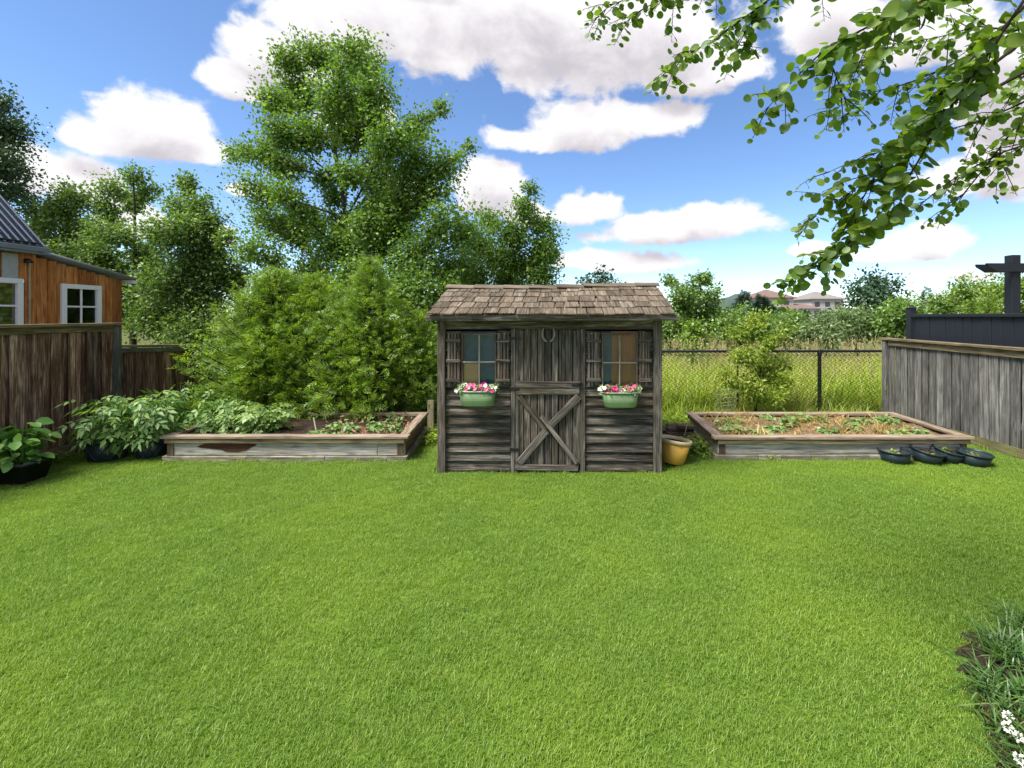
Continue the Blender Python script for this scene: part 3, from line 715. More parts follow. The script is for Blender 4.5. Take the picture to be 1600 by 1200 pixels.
# window tubs with petunias
def petunia_mesh(mat):
    V = [(0, 0, -.012)]; k = 15
    for i in range(k):
        a = 2 * math.pi * i / k; r = .024 * (1 + .16 * math.cos(5 * a)); V.append((r * .45 * math.cos(a), r * .45 * math.sin(a), -.002))
    for i in range(k):
        a = 2 * math.pi * i / k; r = .027 * (1 + .16 * math.cos(5 * a)); V.append((r * math.cos(a), r * math.sin(a), .004 + .003 * math.cos(5 * a + 1)))
    F = [(0, 1 + i, 1 + (i + 1) % k) for i in range(k)] + [(1 + i, 1 + k + i, 1 + k + (i + 1) % k, 1 + (i + 1) % k) for i in range(k)]
    return mk_mesh('flower', V, F, mat, True)
PETS = [petunia_mesh(m) for m in (M_PINK, M_MAG, M_WPET)]
def tub(xc, ytop, label, plabel):
    Yc = YF - .135; sc_ = FPX / Yc; X = X_(xc, Yc); zt = Z_(ytop, Yc); hgt = 24 / sc_
    r0 = root('window_tub', label, 'planter', (X, Yc, zt - hgt), 'green tubs under the shed windows')
    M0 = Matrix.Translation((X, Yc, zt - hgt))
    a, b = .205, .10
    k = 40; V = []; prof = [(0.0, .005), (.78, 0), (.80, .004), (.845, .05), (.86, .056), (.86, .064), (.85, .068), (.93, hgt - .012), (.90, hgt - .012), (.84, .05)]
    for (r, z) in prof:
        for i in range(k):
            t = 2 * math.pi * i / k; c, s = math.cos(t), math.sin(t); e = .55
            V.append((a * r * math.copysign(abs(c) ** e, c), b * r * math.copysign(abs(s) ** .8, s), z))
    F = [(j * k + i, j * k + (i + 1) % k, (j + 1) * k + (i + 1) % k, (j + 1) * k + i) for j in range(len(prof) - 1) for i in range(k)]
    put('body', mk_mesh('tub_body', V, F, M_TUB, True), r0, M0)
    ring = []
    for i in range(k + 1):
        t = 2 * math.pi * i / k; c, s = math.cos(t), math.sin(t)
        ring.append((a * .95 * math.copysign(abs(c) ** .55, c), b * .95 * math.copysign(abs(s) ** .8, s), hgt - .008))
    put('rim', tubes_mesh('tub_rim', [(ring, .007)], M_TUBR, 8), r0, M0)
    for s in (-1, 1):
        hp = [(s * (a * .95 + .004 + .018 * math.sin(t)), .03 * math.cos(t), hgt - .03 + .0 * t) for t in np.linspace(0, math.pi, 9)]
        put('handle', tubes_mesh('tub_handle', [(hp, .005)], M_TUBR, 6), r0, M0)
    board('bracket', r0, (X, Yc + .04, zt - hgt - .008), (X, YF + .005, zt - hgt - .008), .06, .014, UP, M_SHED)
    put('soil', lathe_mesh('tub_soil', [(0, hgt - .03), (.085, hgt - .03)], M_SOIL, 20, 2.1, 1), r0, M0)
    pl = root('petunia_plant', plabel, 'flowers', (X, Yc, zt - .02), 'petunias in the window tubs')
    n = 620; P = np.stack([rng.uniform(-.2, .2, n), rng.uniform(-.085, .085, n), rng.uniform(-.01, .062, n)], 1) + np.array([X, Yc, zt - .012])
    Dv = rng.normal(size=(n, 3)) * np.array([1, .8, .4]) + np.array([0, -.5, .2])
    put('foliage', leaf_mesh('petunia_foliage', P, Dv, rng.normal(size=(n, 3)) * .5 + np.array([0, -.3, .8]), rng.uniform(.025, .045, n), LEAFN, F_SEEDL), pl, None, 'stuff')
    order = [2, 0, 0, 1, 1, 2, 1, 1, 0, 1, 0, 0, 2, 2, 0, 1, 2, 0, 1, 1, 0, 2, 0, 0]
    for i in range(24):
        x = -.205 + .41 * ((i * .618) % 1.0); y = -.095 + .12 * RD.random(); z = zt + RD.uniform(.0, .055) - max(0, abs(x) - .15) * .3
        kind = 2 if abs(x) > .165 else (1 if RD.random() < .5 else 0)
        if RD.random() < .12: kind = 2
        d = Vector((RD.uniform(-.5, .5), RD.uniform(-1.2, -.5), RD.uniform(.2, .9)))
        put('flower', PETS[kind], pl, Matrix.Translation((X + x, Yc + y, z)) @ d.to_track_quat('Z', 'Y').to_matrix().to_4x4() @ Matrix.Scale(RD.uniform(.62, .98), 4))
tub(746.5, 609, 'green oval metal tub under the shed window with cardboard', 'pink and magenta petunias under the shed window with cardboard')
tub(969, 611, 'green oval metal tub under the shed window with brown curtain', 'pink and white petunias under the shed window with brown curtain')

# ------------------------------------------------------------------ raised beds
def raised_bed(label, c, h, joints, front_mats, cat='raised bed'):
    """c: outer corners front-left, front-right, back-right, back-left"""
    c = [Vector((x, y, 0)) for x, y in c]; ctr = sum(c, Vector()) / 4
    r0 = root('raised_bed', label, cat, ctr)
    names = ['front', 'side', 'back', 'side']
    for i in range(4):
        a, b = c[i], c[(i + 1) % 4]; d = (b - a).normalized(); nrm = Vector((d.y, -d.x, 0))
        L = (b - a).length; up = lambda z: Vector((0, 0, z))
        # low base timbers, slightly proud
        cuts = [0] + (joints[0] if i == 0 else [.45, .8]) + [1]
        for s0, s1 in zip(cuts[:-1], cuts[1:]):
            board('base_timber', r0, a + d * (L * s0 + .002 - (.03 if s0 == 0 else 0)) + nrm * .012 + up(.022), a + d * (L * s1 - .002 + (.03 if s1 == 1 else 0)) + nrm * .012 + up(.022), .07, .05, nrm, M_KERB, .003)
        cuts = [0] + (joints[1] if i == 0 else []) + [1]
        for s0, s1 in zip(cuts[:-1], cuts[1:]):
            e = .022 if i % 2 else 0
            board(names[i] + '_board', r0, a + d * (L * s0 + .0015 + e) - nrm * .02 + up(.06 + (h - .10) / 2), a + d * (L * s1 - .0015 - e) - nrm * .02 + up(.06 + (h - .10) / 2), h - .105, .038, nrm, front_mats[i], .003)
        board('trim_board', r0, a - d * .008 + nrm * .006 + up(h - .052), b + d * .008 + nrm * .006 + up(h - .052), .055, .05, nrm, M_BEDB if i != 0 else M_CAP, .003)
        e0, e1 = (.05, .05) if i % 2 == 0 else (-.07, -.07)
        hv = Vector((0, 0, h - .010 + (.001 if i % 2 else 0)))
        board('cap_board', r0, a - d * e0 - nrm * .012 + hv, b + d * e1 - nrm * .012 + hv, .108, .032, UP, M_BEDC, .003)
    for i in range(4):
        p = ctr + (c[i] - ctr) * .965; board('corner_post', r0, (p.x, p.y, .0), (p.x, p.y, h - .03), .07, .07, FR, M_BEDB)
    return r0, c
def bed_soil(r0, c, z, mat):
    n = 22; V = []; ctr = sum(c, Vector()) / 4
    cc = [ctr + (p - ctr) * .985 for p in c]
    for j in range(n + 1):
        for i in range(n + 1):
            u, v = i / n, j / n; p = (cc[0] * (1 - u) + cc[1] * u) * (1 - v) + (cc[3] * (1 - u) + cc[2] * u) * v
            V.append((p.x, p.y, z + .018 * math.sin(p.x * 9) * math.sin(p.y * 11 + p.x * 3) + RD.uniform(-.010, .012)))
    F = [(j * (n + 1) + i, j * (n + 1) + i + 1, (j + 1) * (n + 1) + i + 1, (j + 1) * (n + 1) + i) for j in range(n) for i in range(n)]
    put('soil', mk_mesh('soil', V, F, mat, False), r0)
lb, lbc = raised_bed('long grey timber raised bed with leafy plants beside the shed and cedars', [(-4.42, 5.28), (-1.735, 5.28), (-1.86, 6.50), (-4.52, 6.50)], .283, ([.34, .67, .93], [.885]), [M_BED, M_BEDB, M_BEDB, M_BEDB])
bed_soil(lb, lbc, .235, M_SOIL)
rb, rbc = raised_bed('grey timber raised bed with straw mulch beside the grey board fence', [(1.82, 5.33), (4.67, 5.33), (4.72, 6.62), (1.87, 6.62)], .262, ([.16, .25, .37, .60, .82], []), [M_BED, M_BEDB, M_BEDB, M_BED])  # side facing the sun takes the grey copy, sides turned away the shaded brown
bed_soil(rb, rbc, .215, M_MULCH)
# dark wet stain board: peeled area of the left bed front
st = [(0, .012), (.10, .052), (.22, .060), (.40, .058), (.55, .057), (.70, .050), (.74, .030), (.66, .0), (.60, -.035), (.50, -.052), (.36, -.048), (.30, -.026), (.16, -.012), (.05, -.002)]
xs0 = X_(308, 5.28); V = [(xs0 + x * .92, 5.2755, .150 + z * .95) for x, z in st] + [(xs0 + x * .92, 5.279, .150 + z * .95) for x, z in st]
ns_ = len(st); F = [tuple(range(ns_)), tuple(range(2 * ns_ - 1, ns_ - 1, -1))] + [(i, i + ns_, (i + 1) % ns_ + ns_, (i + 1) % ns_) for i in range(ns_)]
put('peeled_patch', mk_mesh('peeled_patch', V, F, wood('peeled_dark_timber', V4(.02, .010, .006), V4(.075, .038, .024), V4(.14, .08, .05), V4(.04, .02, .014), .5, .2, .7)), lb, label='dark brown patch on the grey front board')

# ------------------------------------------------------------------ fences
# brown fence on the left, runs along y at x = -5.8
XF = -5.8
lf = root('wooden_fence', 'tall dark brown board fence with cap rail beside the pepper trough', 'fence', (XF, 5.0, 0))
y = 3.3; i = 0
while y < 6.02:
    w = RD.uniform(.125, .15); proud = i % 2 == 0; dx = .036 if proud else 0.0
    board('fence_board', lf, (XF + dx + RD.uniform(-.004, .004), y + w / 2, .03), (XF + dx + RD.uniform(-.004, .004), y + w / 2 + RD.uniform(-.008, .008), 1.50), w, .019, Vector((1, RD.uniform(-.05, .05), 0)), M_LF, .003)
    y += w * (.70 if proud else .74) ; i += 1
board('rail', lf, (XF + .058, 3.3, 1.475), (XF + .035, 6.04, 1.475), .075, .035, (1, 0, 0), M_CAP, .003)
board('cap_rail', lf, (XF + .03, 3.3, 1.530), (XF + .03, 6.15, 1.530), .16, .034, UP, M_CAP, .003)
board('post', lf, (XF + .02, 6.09, -.05), (XF + .02, 6.09, 1.51), .095, .095, (1, 0, 0), M_RF, .003)
board('post', lf, (XF - .06, 3.6, -.05), (XF - .06, 3.6, 1.51), .09, .09, (1, 0, 0), M_LF)
board('kickboard', lf, (XF + .075, 4.75, .05), (XF + .105, 5.75, .085), .13, .03, (1, 0, .35), M_KICKB, .004)
board('kickboard', lf, (XF + .055, 5.1, .06), (XF + .06, 6.0, .065), .14, .03, (1, 0, .1), M_KICKB, .004)
lf2 = root('wooden_fence', 'low dark brown board fence stepping down beside the cedars', 'fence', (XF, 6.8, 0))
y = 6.15; i = 0
def lowz(y): return 1.235 - (y - 6.15) * .055
while y < 7.75:
    w = RD.uniform(.12, .145); dx = .02 if i % 2 == 0 else 0
    board('fence_board', lf2, (XF + dx, y + w / 2, .03), (XF + dx + RD.uniform(-.004, .004), y + w / 2, lowz(y) - .03), w, .019, (1, RD.uniform(-.04, .04), 0), M_LF, .003)
    y += w * .84; i += 1
board('rail', lf2, (XF + .033, 6.14, lowz(6.15) - .055), (XF + .033, 7.8, lowz(7.8) - .055), .06, .03, (1, 0, 0), M_GREYP if False else M_RF, .003)
board('cap_rail', lf2, (XF + .02, 6.14, lowz(6.15)), (XF + .02, 7.82, lowz(7.8)), .13, .034, UP, M_CAP, .003)
board('post', lf2, (XF + .02, 7.72, -.05), (XF + .02, 7.72, 1.13), .09, .09, (1, 0, 0), M_RF)
# grey fence on the right at x = 5.1
XR = 5.33
rf = root('wooden_fence', 'weathered grey board fence with plain cap rail beside the raised bed', 'fence', (XR, 6.2, 0))
y = 3.6
while y < 7.45:
    w = RD.uniform(.128, .142)
    board('fence_board', rf, (XR + RD.uniform(-.006, .006), y + w / 2, .10), (XR + RD.uniform(-.006, .006), y + w / 2 + RD.uniform(-.006, .006), 1.205), w - .013 - RD.uniform(0, .007), .019, Vector((-1, RD.uniform(-.05, .05), 0)), M_RF, .003)
    y += w
board('rail', rf, (XR - .026, 3.6, 1.19), (XR - .026, 7.50, 1.20), .08, .03, (-1, 0, 0), M_CAP, .003)
board('cap_rail', rf, (XR - .01, 3.6, 1.250), (XR - .01, 7.66, 1.262), .13, .034, UP, M_CAP, .003)
board('post', rf, (XR - .01, 7.57, -.05), (XR - .01, 7.57, 1.243), .095, .095, (-1, 0, 0), M_RF, .003)
board('rail', rf, (XR + .03, 3.6, .35), (XR + .03, 7.5, .35), .08, .035, (-1, 0, 0), M_RF)
board('kickboard', rf, (XR - .035, 3.6, .045), (XR - .05, 6.3, .06), .12, .035, (-1, 0, .3), M_KICK, .004)
# black fence behind it
XK = 5.60
bf = root('wooden_fence', 'black painted board fence rising behind the grey fence', 'fence', (XK, 5.6, 0))
y = 3.6
while y < 7.3:
    w = RD.uniform(.135, .15)
    board('fence_board', bf, (XK, y + w / 2, .02), (XK + RD.uniform(-.003, .003), y + w / 2, 1.645), w - RD.choice((.002, .003, .009)), .02, (-1, RD.uniform(-.025, .025), 0), M_BLACKF, .002)
    y += w
board('rail', bf, (XK - .02, 3.6, 1.655), (XK - .02, 7.36, 1.640), .045, .05, (-1, 0, 0), M_BLACKF)
board('post', bf, (XK, 7.41, -.05), (XK, 7.41, 1.76), .10, .10, (-1, 0, 0), M_BLACKF)
put('post_cap', mk_mesh('post_cap', [(XK - .06, 7.35, 1.76), (XK + .06, 7.35, 1.76), (XK + .06, 7.47, 1.76), (XK - .06, 7.47, 1.76), (XK, 7.41, 1.785)], [(0, 1, 4), (1, 2, 4), (2, 3, 4), (3, 0, 4), (3, 2, 1, 0)], M_BLACKF), bf)
# pergola
Yp = 8.2
pg = root('pergola', 'dark timber pergola corner with notched beam behind the black fence', 'pergola', (X_(1582, Yp), Yp, 0))
xp = X_(1582, Yp); zb = Z_(419, Yp)
board('post', pg, (xp, Yp, -.05), (xp, Yp, Z_(399, Yp)), .15, .15, FR, M_BLACKF)
board('post', pg, (xp + 2.6, Yp, -.05), (xp + 2.6, Yp, Z_(399, Yp)), .15, .15, FR, M_BLACKF)
for dy in (-.10, .10):
    xl = X_(1537, Yp); xr = xp + 3.0; za, zc = zb - .07, zb + .075; t = .022
    V = []
    for yy in (Yp + dy - t, Yp + dy + t): V += [(xl + .13, yy, za), (xr, yy, za), (xr, yy, zc), (xl - .05, yy, zc), (xl - .03, yy, zc - .05)]
    put('beam', mk_mesh('beam', V, [(0, 1, 2, 3, 4), (9, 8, 7, 6, 5), (0, 5, 6, 1), (1, 6, 7, 2), (2, 7, 8, 3), (3, 8, 9, 4), (4, 9, 5, 0)], M_BLACKF), pg)
for xx in (xp + 1.0, xp + 2.0): board('rafter', pg, (xx, Yp - .5, zb + .125), (xx, Yp + .6, zb + .125), .05, .1, UP, M_BLACKF)
# chain link fence at the back
YC = 7.62
cf = root('chain_link_fence', 'black chain link fence along the meadow behind the beds', 'fence', (1.0, YC, 0))
zt = Z_(549, YC)
put('top_rail', tubes_mesh('top_rail', [([(-5.75, YC, zt), (-2, YC, zt + .003), (1.5, YC, zt), (5.27, YC, zt + .006)], .021)], M_BLACKM, 10), cf)
for px in (330, 640, 960, 1153, 1281):
    X = X_(px, YC); r = .030 if px == 1281 else .016
    put('post', tubes_mesh('post', [([(X, YC + .01, -.1), (X, YC + .01, .5), (X, YC + .01, zt - .01)], r)], M_BLACKM, 10), cf)
    put('post_cap', tubes_mesh('post_cap', [([(X, YC + .01, zt - .045), (X, YC + .01, zt + .022)], r + .008)], M_BLACKM, 10), cf)
T = []; pit, rh = .076, .042; nr = int((zt - .04) / rh)
x = -5.7
while x < 5.24:
    T.append(([(x + (pit / 2 if j % 2 else -pit / 2) * 1.02, YC - .022 + (.003 if j % 4 < 2 else -.003), .03 + rh * j) for j in range(nr + 1)], .0064)); x += pit
put('wire_mesh', tubes_mesh('wire_mesh', T, M_LINK, 3, False), cf, None, 'stuff')
for zz in (.04, zt - .06): put('tension_wire', tubes_mesh('tension_wire', [([(-5.7, YC - .02, zz), (0, YC - .02, zz), (5.25, YC - .02, zz)], .003)], M_LINK, 4), cf)

# ------------------------------------------------------------------ neighbour's cabin
XC = -8.05
cb = root('wooden_cabin', 'orange brown cedar cabin with grey metal roof behind the tall fence', 'cabin', (-9.2, 6.8, 0))
def cz(y): return 2.62 if y < 7.25 else 2.56 - (y - 7.25) * .19
y = 4.6
wins = [(6.05, 7.0, 1.30, 2.187), (7.55, 8.2, 1.34, 2.155)]
while y < 8.62:
    w = min(RD.uniform(.14, .18), 8.66 - y); ym = y + w / 2; z1 = cz(ym) - .02
    cut = [q_ for q_ in wins if q_[0] + .03 < ym < q_[1] - .03]
    for (za, zb_) in ([(0.05, z1)] if not cut else [(.05, cut[0][2] + .02), (cut[0][3] - .02, z1)]):
        board('cladding_board', cb, (XC + RD.uniform(-.003, .003), ym, za), (XC + RD.uniform(-.003, .003), ym, zb_), w - .006, .02, (1, RD.uniform(-.03, .03), 0), M_CABIN, .002)
    y += w
# inner shell, so that the cabin is a body and not a face
def shell(parent, name, x0, x1, pts, mat):
    n = len(pts); V = [(x0, y, z) for y, z in pts] + [(x1, y, z) for y, z in pts]
    F = [tuple(range(n)), tuple(range(2 * n - 1, n - 1, -1))] + [(i, i + n, (i + 1) % n + n, (i + 1) % n) for i in range(n)]
    return put(name, mk_mesh(name, V, F, mat), parent)
shell(cb, 'wall', -10.9, -10.4, [(4.6, 0), (8.6, 0), (8.6, 2.2), (7.25, 2.5), (4.6, 2.5)], M_CABIN)
put('wall', box_mesh(2.3, .06, 2.25, M_CABIN), cb, Matrix.Translation((-9.22, 8.60, 1.125)))
put('wall', box_mesh(2.3, .06, 2.5, M_CABIN), cb, Matrix.Translation((-9.22, 4.62, 1.25)))
for i in range(3):
    o = put('stored_crate', box_mesh(.4, .3, .5 + .12 * i, M_SCENE), None, Matrix.Translation((-8.75 - .1 * i, 6.5 + .75 * i, 1.45 + .06 * i - .05)))
    tag(o, ['small dim box behind the wide cabin window', 'middle sized dim box inside the cabin between its windows', 'tall dim box behind the four pane cabin window'][i], 'box')
o = put('workbench', box_mesh(.6, 3.6, 1.2, M_DARK), None, Matrix.Translation((-8.8, 6.6, .55))); tag(o, 'dark workbench inside the orange cabin below its windows', 'bench')
for (ya, yb, za, zb_) in wins:
    w = put('window', box_mesh(.045, yb - ya + .02, .05, M_WHITE), cb, Matrix.Translation((XC + .022, (ya + yb) / 2, za)))
    for yy in (ya + .035, yb - .035): board('frame', w, (XC + .02, yy, za), (XC + .02, yy, zb_), .075, .05, (1, 0, 0), M_WHITE)
    board('frame', w, (XC + .021, ya, zb_ - .035), (XC + .021, yb, zb_ - .035), .075, .052, (1, 0, 0), M_WHITE)
    ym, zm = (ya + yb) / 2, (za + zb_) / 2 + .04
    board('muntin', w, (XC + .012, ym, za), (XC + .012, ym, zb_), .028, .02, (1, 0, 0), M_WHITE)
    board('muntin', w, (XC + .014, ya, zm), (XC + .014, yb, zm), .028, .02, (1, 0, 0), M_WHITE)
    for (p, q_) in ((ya + .06, ym), (ym, yb - .06)):
        for (r, s) in ((za, zm), (zm, zb_ - .06)):
            board('pane', w, (XC - .002, (p + q_) / 2, r), (XC - .002, (p + q_) / 2, s), q_ - p, .004, (1, 0, 0), M_GLASS)
board('grey_panel', cb, (XC + .014, 6.85, 2.19), (XC + .014, 6.85, 2.56), .20, .018, (1, 0, 0), M_GREYP, label='pale grey weathered board above the wide window')
put('conduit', tubes_mesh('conduit', [([(XC + .03, 7.09, 1.2), (XC + .03, 7.09, 1.9), (XC + .03, 7.09, 2.45)], .013)], M_PALE, 8), cb)
la = put('wall_lamp', lathe_mesh('wall_lamp', [(0, 0), (.03, 0), (.055, -.05), (.05, -.055), (0, -.05)], M_BLACKM, 14), cb, Matrix.Translation((XC + .07, 7.04, 2.49)))
board('lamp_arm', la, (XC, 7.04, 2.485), (XC + .08, 7.04, 2.485), .03, .03, UP, M_BLACKM)
# main roof: slopes down towards the fence
e0, e1 = Vector((-7.98, 0, 2.70)), Vector((-9.5, 0, 4.42))
sl = (e1 - e0); nr_ = Vector((-sl.z, 0, sl.x)).normalized() * -1
ry0, ry1 = 4.2, 7.30
def quadslab(name, parent, a, b, c, d, t, mat):
    a, b, c, d = map(Vector, (a, b, c, d)); n = (b - a).cross(d - a).normalized() * t
    V = [a, b, c, d, a - n, b - n, c - n, d - n]
    return put(name, mk_mesh(name, V, [(0, 1, 2, 3), (7, 6, 5, 4), (0, 4, 5, 1), (1, 5, 6, 2), (2, 6, 7, 3), (3, 7, 4, 0)], mat), parent)
def pt(v, y): return Vector((v.x, y, v.z))
e2 = Vector((-11.02, 0, 2.70))
mr = quadslab('roof', cb, pt(e0, ry0), pt(e0, ry1), pt(e1, ry1), pt(e1, ry0), .04, M_ROOF)
quadslab('roof_panel', mr, pt(e1, ry0), pt(e1, ry1), pt(e2, ry1), pt(e2, ry0), .04, M_ROOF)
y = ry0 + .02
while y < ry1:
    board('roof_rib', mr, pt(e0, y) + nr_ * .008, pt(e1, y) + nr_ * .008, .028, .022, nr_, M_ROOF); y += .105
put('gable_wall', mk_mesh('gable_wall', [(-8.1, 7.2, 2.5), (-9.5, 7.2, 4.36), (-10.9, 7.2, 2.5), (-8.1, 7.26, 2.5), (-9.5, 7.26, 4.36), (-10.9, 7.26, 2.5)], [(0, 2, 1), (3, 4, 5), (0, 1, 4, 3), (1, 2, 5, 4), (2, 0, 3, 5)], M_CABIN), cb)
board('eave_fascia', cb, (-7.96, ry0, 2.655), (-7.96, ry1 + .02, 2.655), .075, .03, (1, 0, 0), M_ROOFE)
board('snow_guard', cb, (-8.0, ry0, 2.745), (-8.0, ry1 - .1, 2.745), .03, .03, (1, 0, 0), M_BLACKM)
quadslab('lean_to_roof', cb, (-7.95, 7.22, 2.60), (-7.95, 8.80, 2.295), (-10.9, 8.80, 2.295), (-10.9, 7.22, 2.60), -.045, M_ROOFE)
quadslab('eave_flashing', cb, (-7.90, 4.2, 2.60), (-7.90, 7.34, 2.585), (-8.1, 7.34, 2.66), (-8.1, 4.2, 2.66), .02, M_ROOFE)
board('gutter_end', cb, (-8.22, 8.80, 2.27), (-7.96, 8.80, 2.27), .09, .07, UP, M_WHITE)

# ------------------------------------------------------------------ far houses
def house(label, x0, x1, ye, yp, Y, dep, roofm, wing=None):
    a, b = X_(x0, Y), X_(x1, Y); ze, zp = Z_(ye, Y), Z_(yp, Y); r0 = root('suburban_house', label, 'house', ((a + b) / 2, Y, 0))
    put('wall', box_mesh(b - a, dep, ze, M_STUCCO, .02), r0, Matrix.Translation(((a + b) / 2, Y + dep / 2, ze / 2)))
    ov = .5; m = min((b - a), dep) * .46
    V = [(a - ov, Y - ov, ze - .1), (b + ov, Y - ov, ze - .1), (b + ov, Y + dep + ov, ze - .1), (a - ov, Y + dep + ov, ze - .1), (a + m, Y + dep / 2, zp), (b - m, Y + dep / 2, zp),
         (a - ov, Y - ov, ze - .3), (b + ov, Y - ov, ze - .3), (b + ov, Y + dep + ov, ze - .3), (a - ov, Y + dep + ov, ze - .3)]
    put('roof', mk_mesh('house_roof', V, [(0, 1, 5, 4), (1, 2, 5), (2, 3, 4, 5), (3, 0, 4), (0, 6, 7, 1), (1, 7, 8, 2), (2, 8, 9, 3), (3, 9, 6, 0), (9, 8, 7, 6)], roofm), r0)
    for zz in (ze - 1.5, ze - 4.2):
        for t in (.18, .5, .8):
            xm = a + (b - a) * t
            w = put('window', box_mesh(1.15, .1, 1.25, M_HGLASS, .01), r0, Matrix.Translation((xm, Y - .02, zz)))
            board('sill', w, (xm - .7, Y - .06, zz - .68), (xm + .7, Y - .06, zz - .68), .12, .1, FR, M_WHITE)
    if wing:
        w0, w1, wy, wp = wing; p, q_ = X_(w0, Y), X_(w1, Y); za, zc = Z_(wy, Y), Z_(wp, Y)
        put('wing_wall', box_mesh(q_ - p, 5, za, M_STUCCO, .02), r0, Matrix.Translation(((p + q_) / 2, Y - 1.5, za / 2)))
        put('wing_roof', mk_mesh('wing_roof', [(p - .4, Y - 4.4, za), (q_ + .4, Y - 4.4, za), (q_ - 1, Y + 1, zc), (p + 1, Y + 1, zc), (p - .4, Y + 1, za), (q_ + .4, Y + 1, za)], [(0, 1, 2, 3), (1, 5, 2), (0, 3, 4), (5, 4, 3, 2), (0, 4, 5, 1)], roofm), r0)
        for t in (.12, .35, .62, .88):
            xm = p + (q_ - p) * t; put('window', box_mesh(.9, .1, 1.5, M_HGLASS, .01), r0, Matrix.Translation((xm, Y - 4.02, za - 1.2)))
house('pale two storey house with brown hip roof beyond the meadow', 1184, 1240, 464, 450.5, 105, 10, M_HROOF, (1218, 1266, 482.5, 475))
house('pale house with grey hip roof beside the brown roofed house', 1268, 1318, 466, 453.5, 112, 11, M_HROOF2)

# ------------------------------------------------------------------ trees and shrubs beyond the garden
BIG = [(452, 82, 30), (492, 78, 40), (540, 72, 34), (575, 92, 40), (595, 130, 34), (425, 150, 36), (470, 140, 46), (530, 140, 52), (585, 170, 42), (430, 195, 38), (485, 200, 46),
       (545, 205, 50), (610, 205, 44), (655, 190, 34), (686, 160, 20), (400, 232, 34), (366, 228, 20), (440, 248, 40), (655, 245, 44), (705, 235, 30), (735, 222, 16), (690, 285, 40),
       (395, 285, 34), (440, 300, 36), (600, 275, 46), (640, 310, 52), (700, 335, 44), (733, 355, 30), (485, 330, 36), (450, 345, 44), (412, 330, 30), (520, 375, 52), (590, 365, 60),
       (655, 390, 54), (715, 405, 42), (480, 415, 46), (555, 430, 56), (640, 445, 56), (400, 385, 36), (700, 450, 46), (430, 450, 50), (590, 320, 44), (560, 480, 60), (480, 490, 60), (650, 500, 60), (545, 255, 34), (570, 335, 44), (515, 300, 26), (500, 270, 26), (620, 345, 46), (540, 340, 36)]
leafy('maple_tree', 'tall spreading green maple tree rising behind the cedars', 'tree', (X_(548, 11), 11, 0), pxclumps([(x, y + 10, r * .93) for x, y, r in BIG], 11, 1.5), .088, F_BIG, 980, fork=Z_(400, 11), trunk_r=.10, sub=12, twig_r=.011)
T2 = [(828, 296, 14), (820, 325, 26), (845, 350, 26), (800, 365, 36), (855, 385, 30), (820, 405, 40), (770, 400, 40), (760, 345, 24), (740, 380, 34), (720, 430, 44), (790, 440, 44), (850, 430, 32), (868, 400, 16), (700, 480, 50), (770, 500, 50)]
leafy('slender_tree', 'slender loose crowned tree between the maple and the shed roof', 'tree', (X_(800, 13), 13, 0), pxclumps(T2, 13, 1.0), .088, F_BIG, 950, fork=Z_(430, 13), trunk_r=.10)
LT1 = [(60, 330, 28), (95, 330, 34), (120, 310, 26), (75, 375, 36), (125, 360, 40), (100, 410, 40), (150, 400, 36), (40, 360, 26), (170, 440, 40)]
leafy('alder_tree', 'bushy green alder tree behind the cabin roof edge', 'tree', (X_(110, 12.5), 12.5, 0), pxclumps(LT1, 12.5, .8), .088, F_LEFT, 1050, trunk_r=.10)
LT2 = [(208, 272, 18), (175, 295, 24), (235, 300, 20), (205, 315, 22), (165, 330, 28), (190, 370, 34), (225, 395, 34), (180, 420, 36), (240, 440, 44), (205, 480, 44), (250, 500, 44)]
leafy('alder_tree', 'thin topped alder tree with bare gaps behind the low fence', 'tree', (X_(208, 12), 12, 0), pxclumps(LT2, 12, .7), .085, F_LEFT, 950, trunk_r=.09)
LT3 = [(292, 290, 20), (270, 325, 28), (312, 320, 26), (335, 345, 24), (290, 360, 38), (330, 385, 32), (360, 370, 18), (255, 370, 30), (300, 410, 44), (345, 425, 36), (270, 450, 50), (320, 470, 50), (370, 440, 28), (240, 500, 44), (300, 520, 50)]
leafy('alder_tree', 'dense dark green alder tree between the low fence and the cedars', 'tree', (X_(300, 11.5), 11.5, 0), pxclumps(LT3, 11.5, .8), .085, F_LEFT, 1100, trunk_r=.11)
LT4 = [(8, 160, 26), (0, 200, 40), (22, 215, 26), (5, 250, 40), (32, 265, 24), (-20, 290, 50), (25, 300, 24), (-40, 220, 50), (-60, 150, 50), (-40, 340, 50)]
leafy('dark_tree', 'dark leafy tree towering over the cabin roof', 'tree', (X_(-60, 12), 12, 0), pxclumps(LT4, 12, .7), .088, F_DARK, 650, trunk_r=.16)
# cedars behind the left bed
cedar('cedar', 'broad bright green cedar beside the low brown fence', (X_(430, 7.15), 7.15, 0), 2.38, .98, 10500, F_CEDAR, .135, prof=lambda t: (1 - t ** 1.6) ** .8 * (.8 + .2 * min(1, t * 5)), group='cedars behind the raised bed')
cedar('cedar', 'tall pointed cedar with bare leader next to the shed', (X_(578, 7.1), 7.1, 0), 2.55, 1.10, 10500, F_CEDAR, .135, prof=lambda t: max(.03, (1 - t ** 1.15) ** 1.0) * (.85 + .15 * min(1, t * 5)), group='cedars behind the raised bed')
cedar('cedar', 'dense cedar squeezed between the broad and the pointed cedar', (X_(490, 7.3), 7.3, 0), 2.3, .95, 8500, F_CEDAR, .13, prof=lambda t: (1 - t ** 1.7) ** .75 * .95, group='cedars behind the raised bed')
cedar('cedar', 'low cedar filling the gap beside the shed wall', (X_(655, 7.3), 7.3, 0), 1.75, .6, 3600, F_CEDAR, .125, group='cedars behind the raised bed')
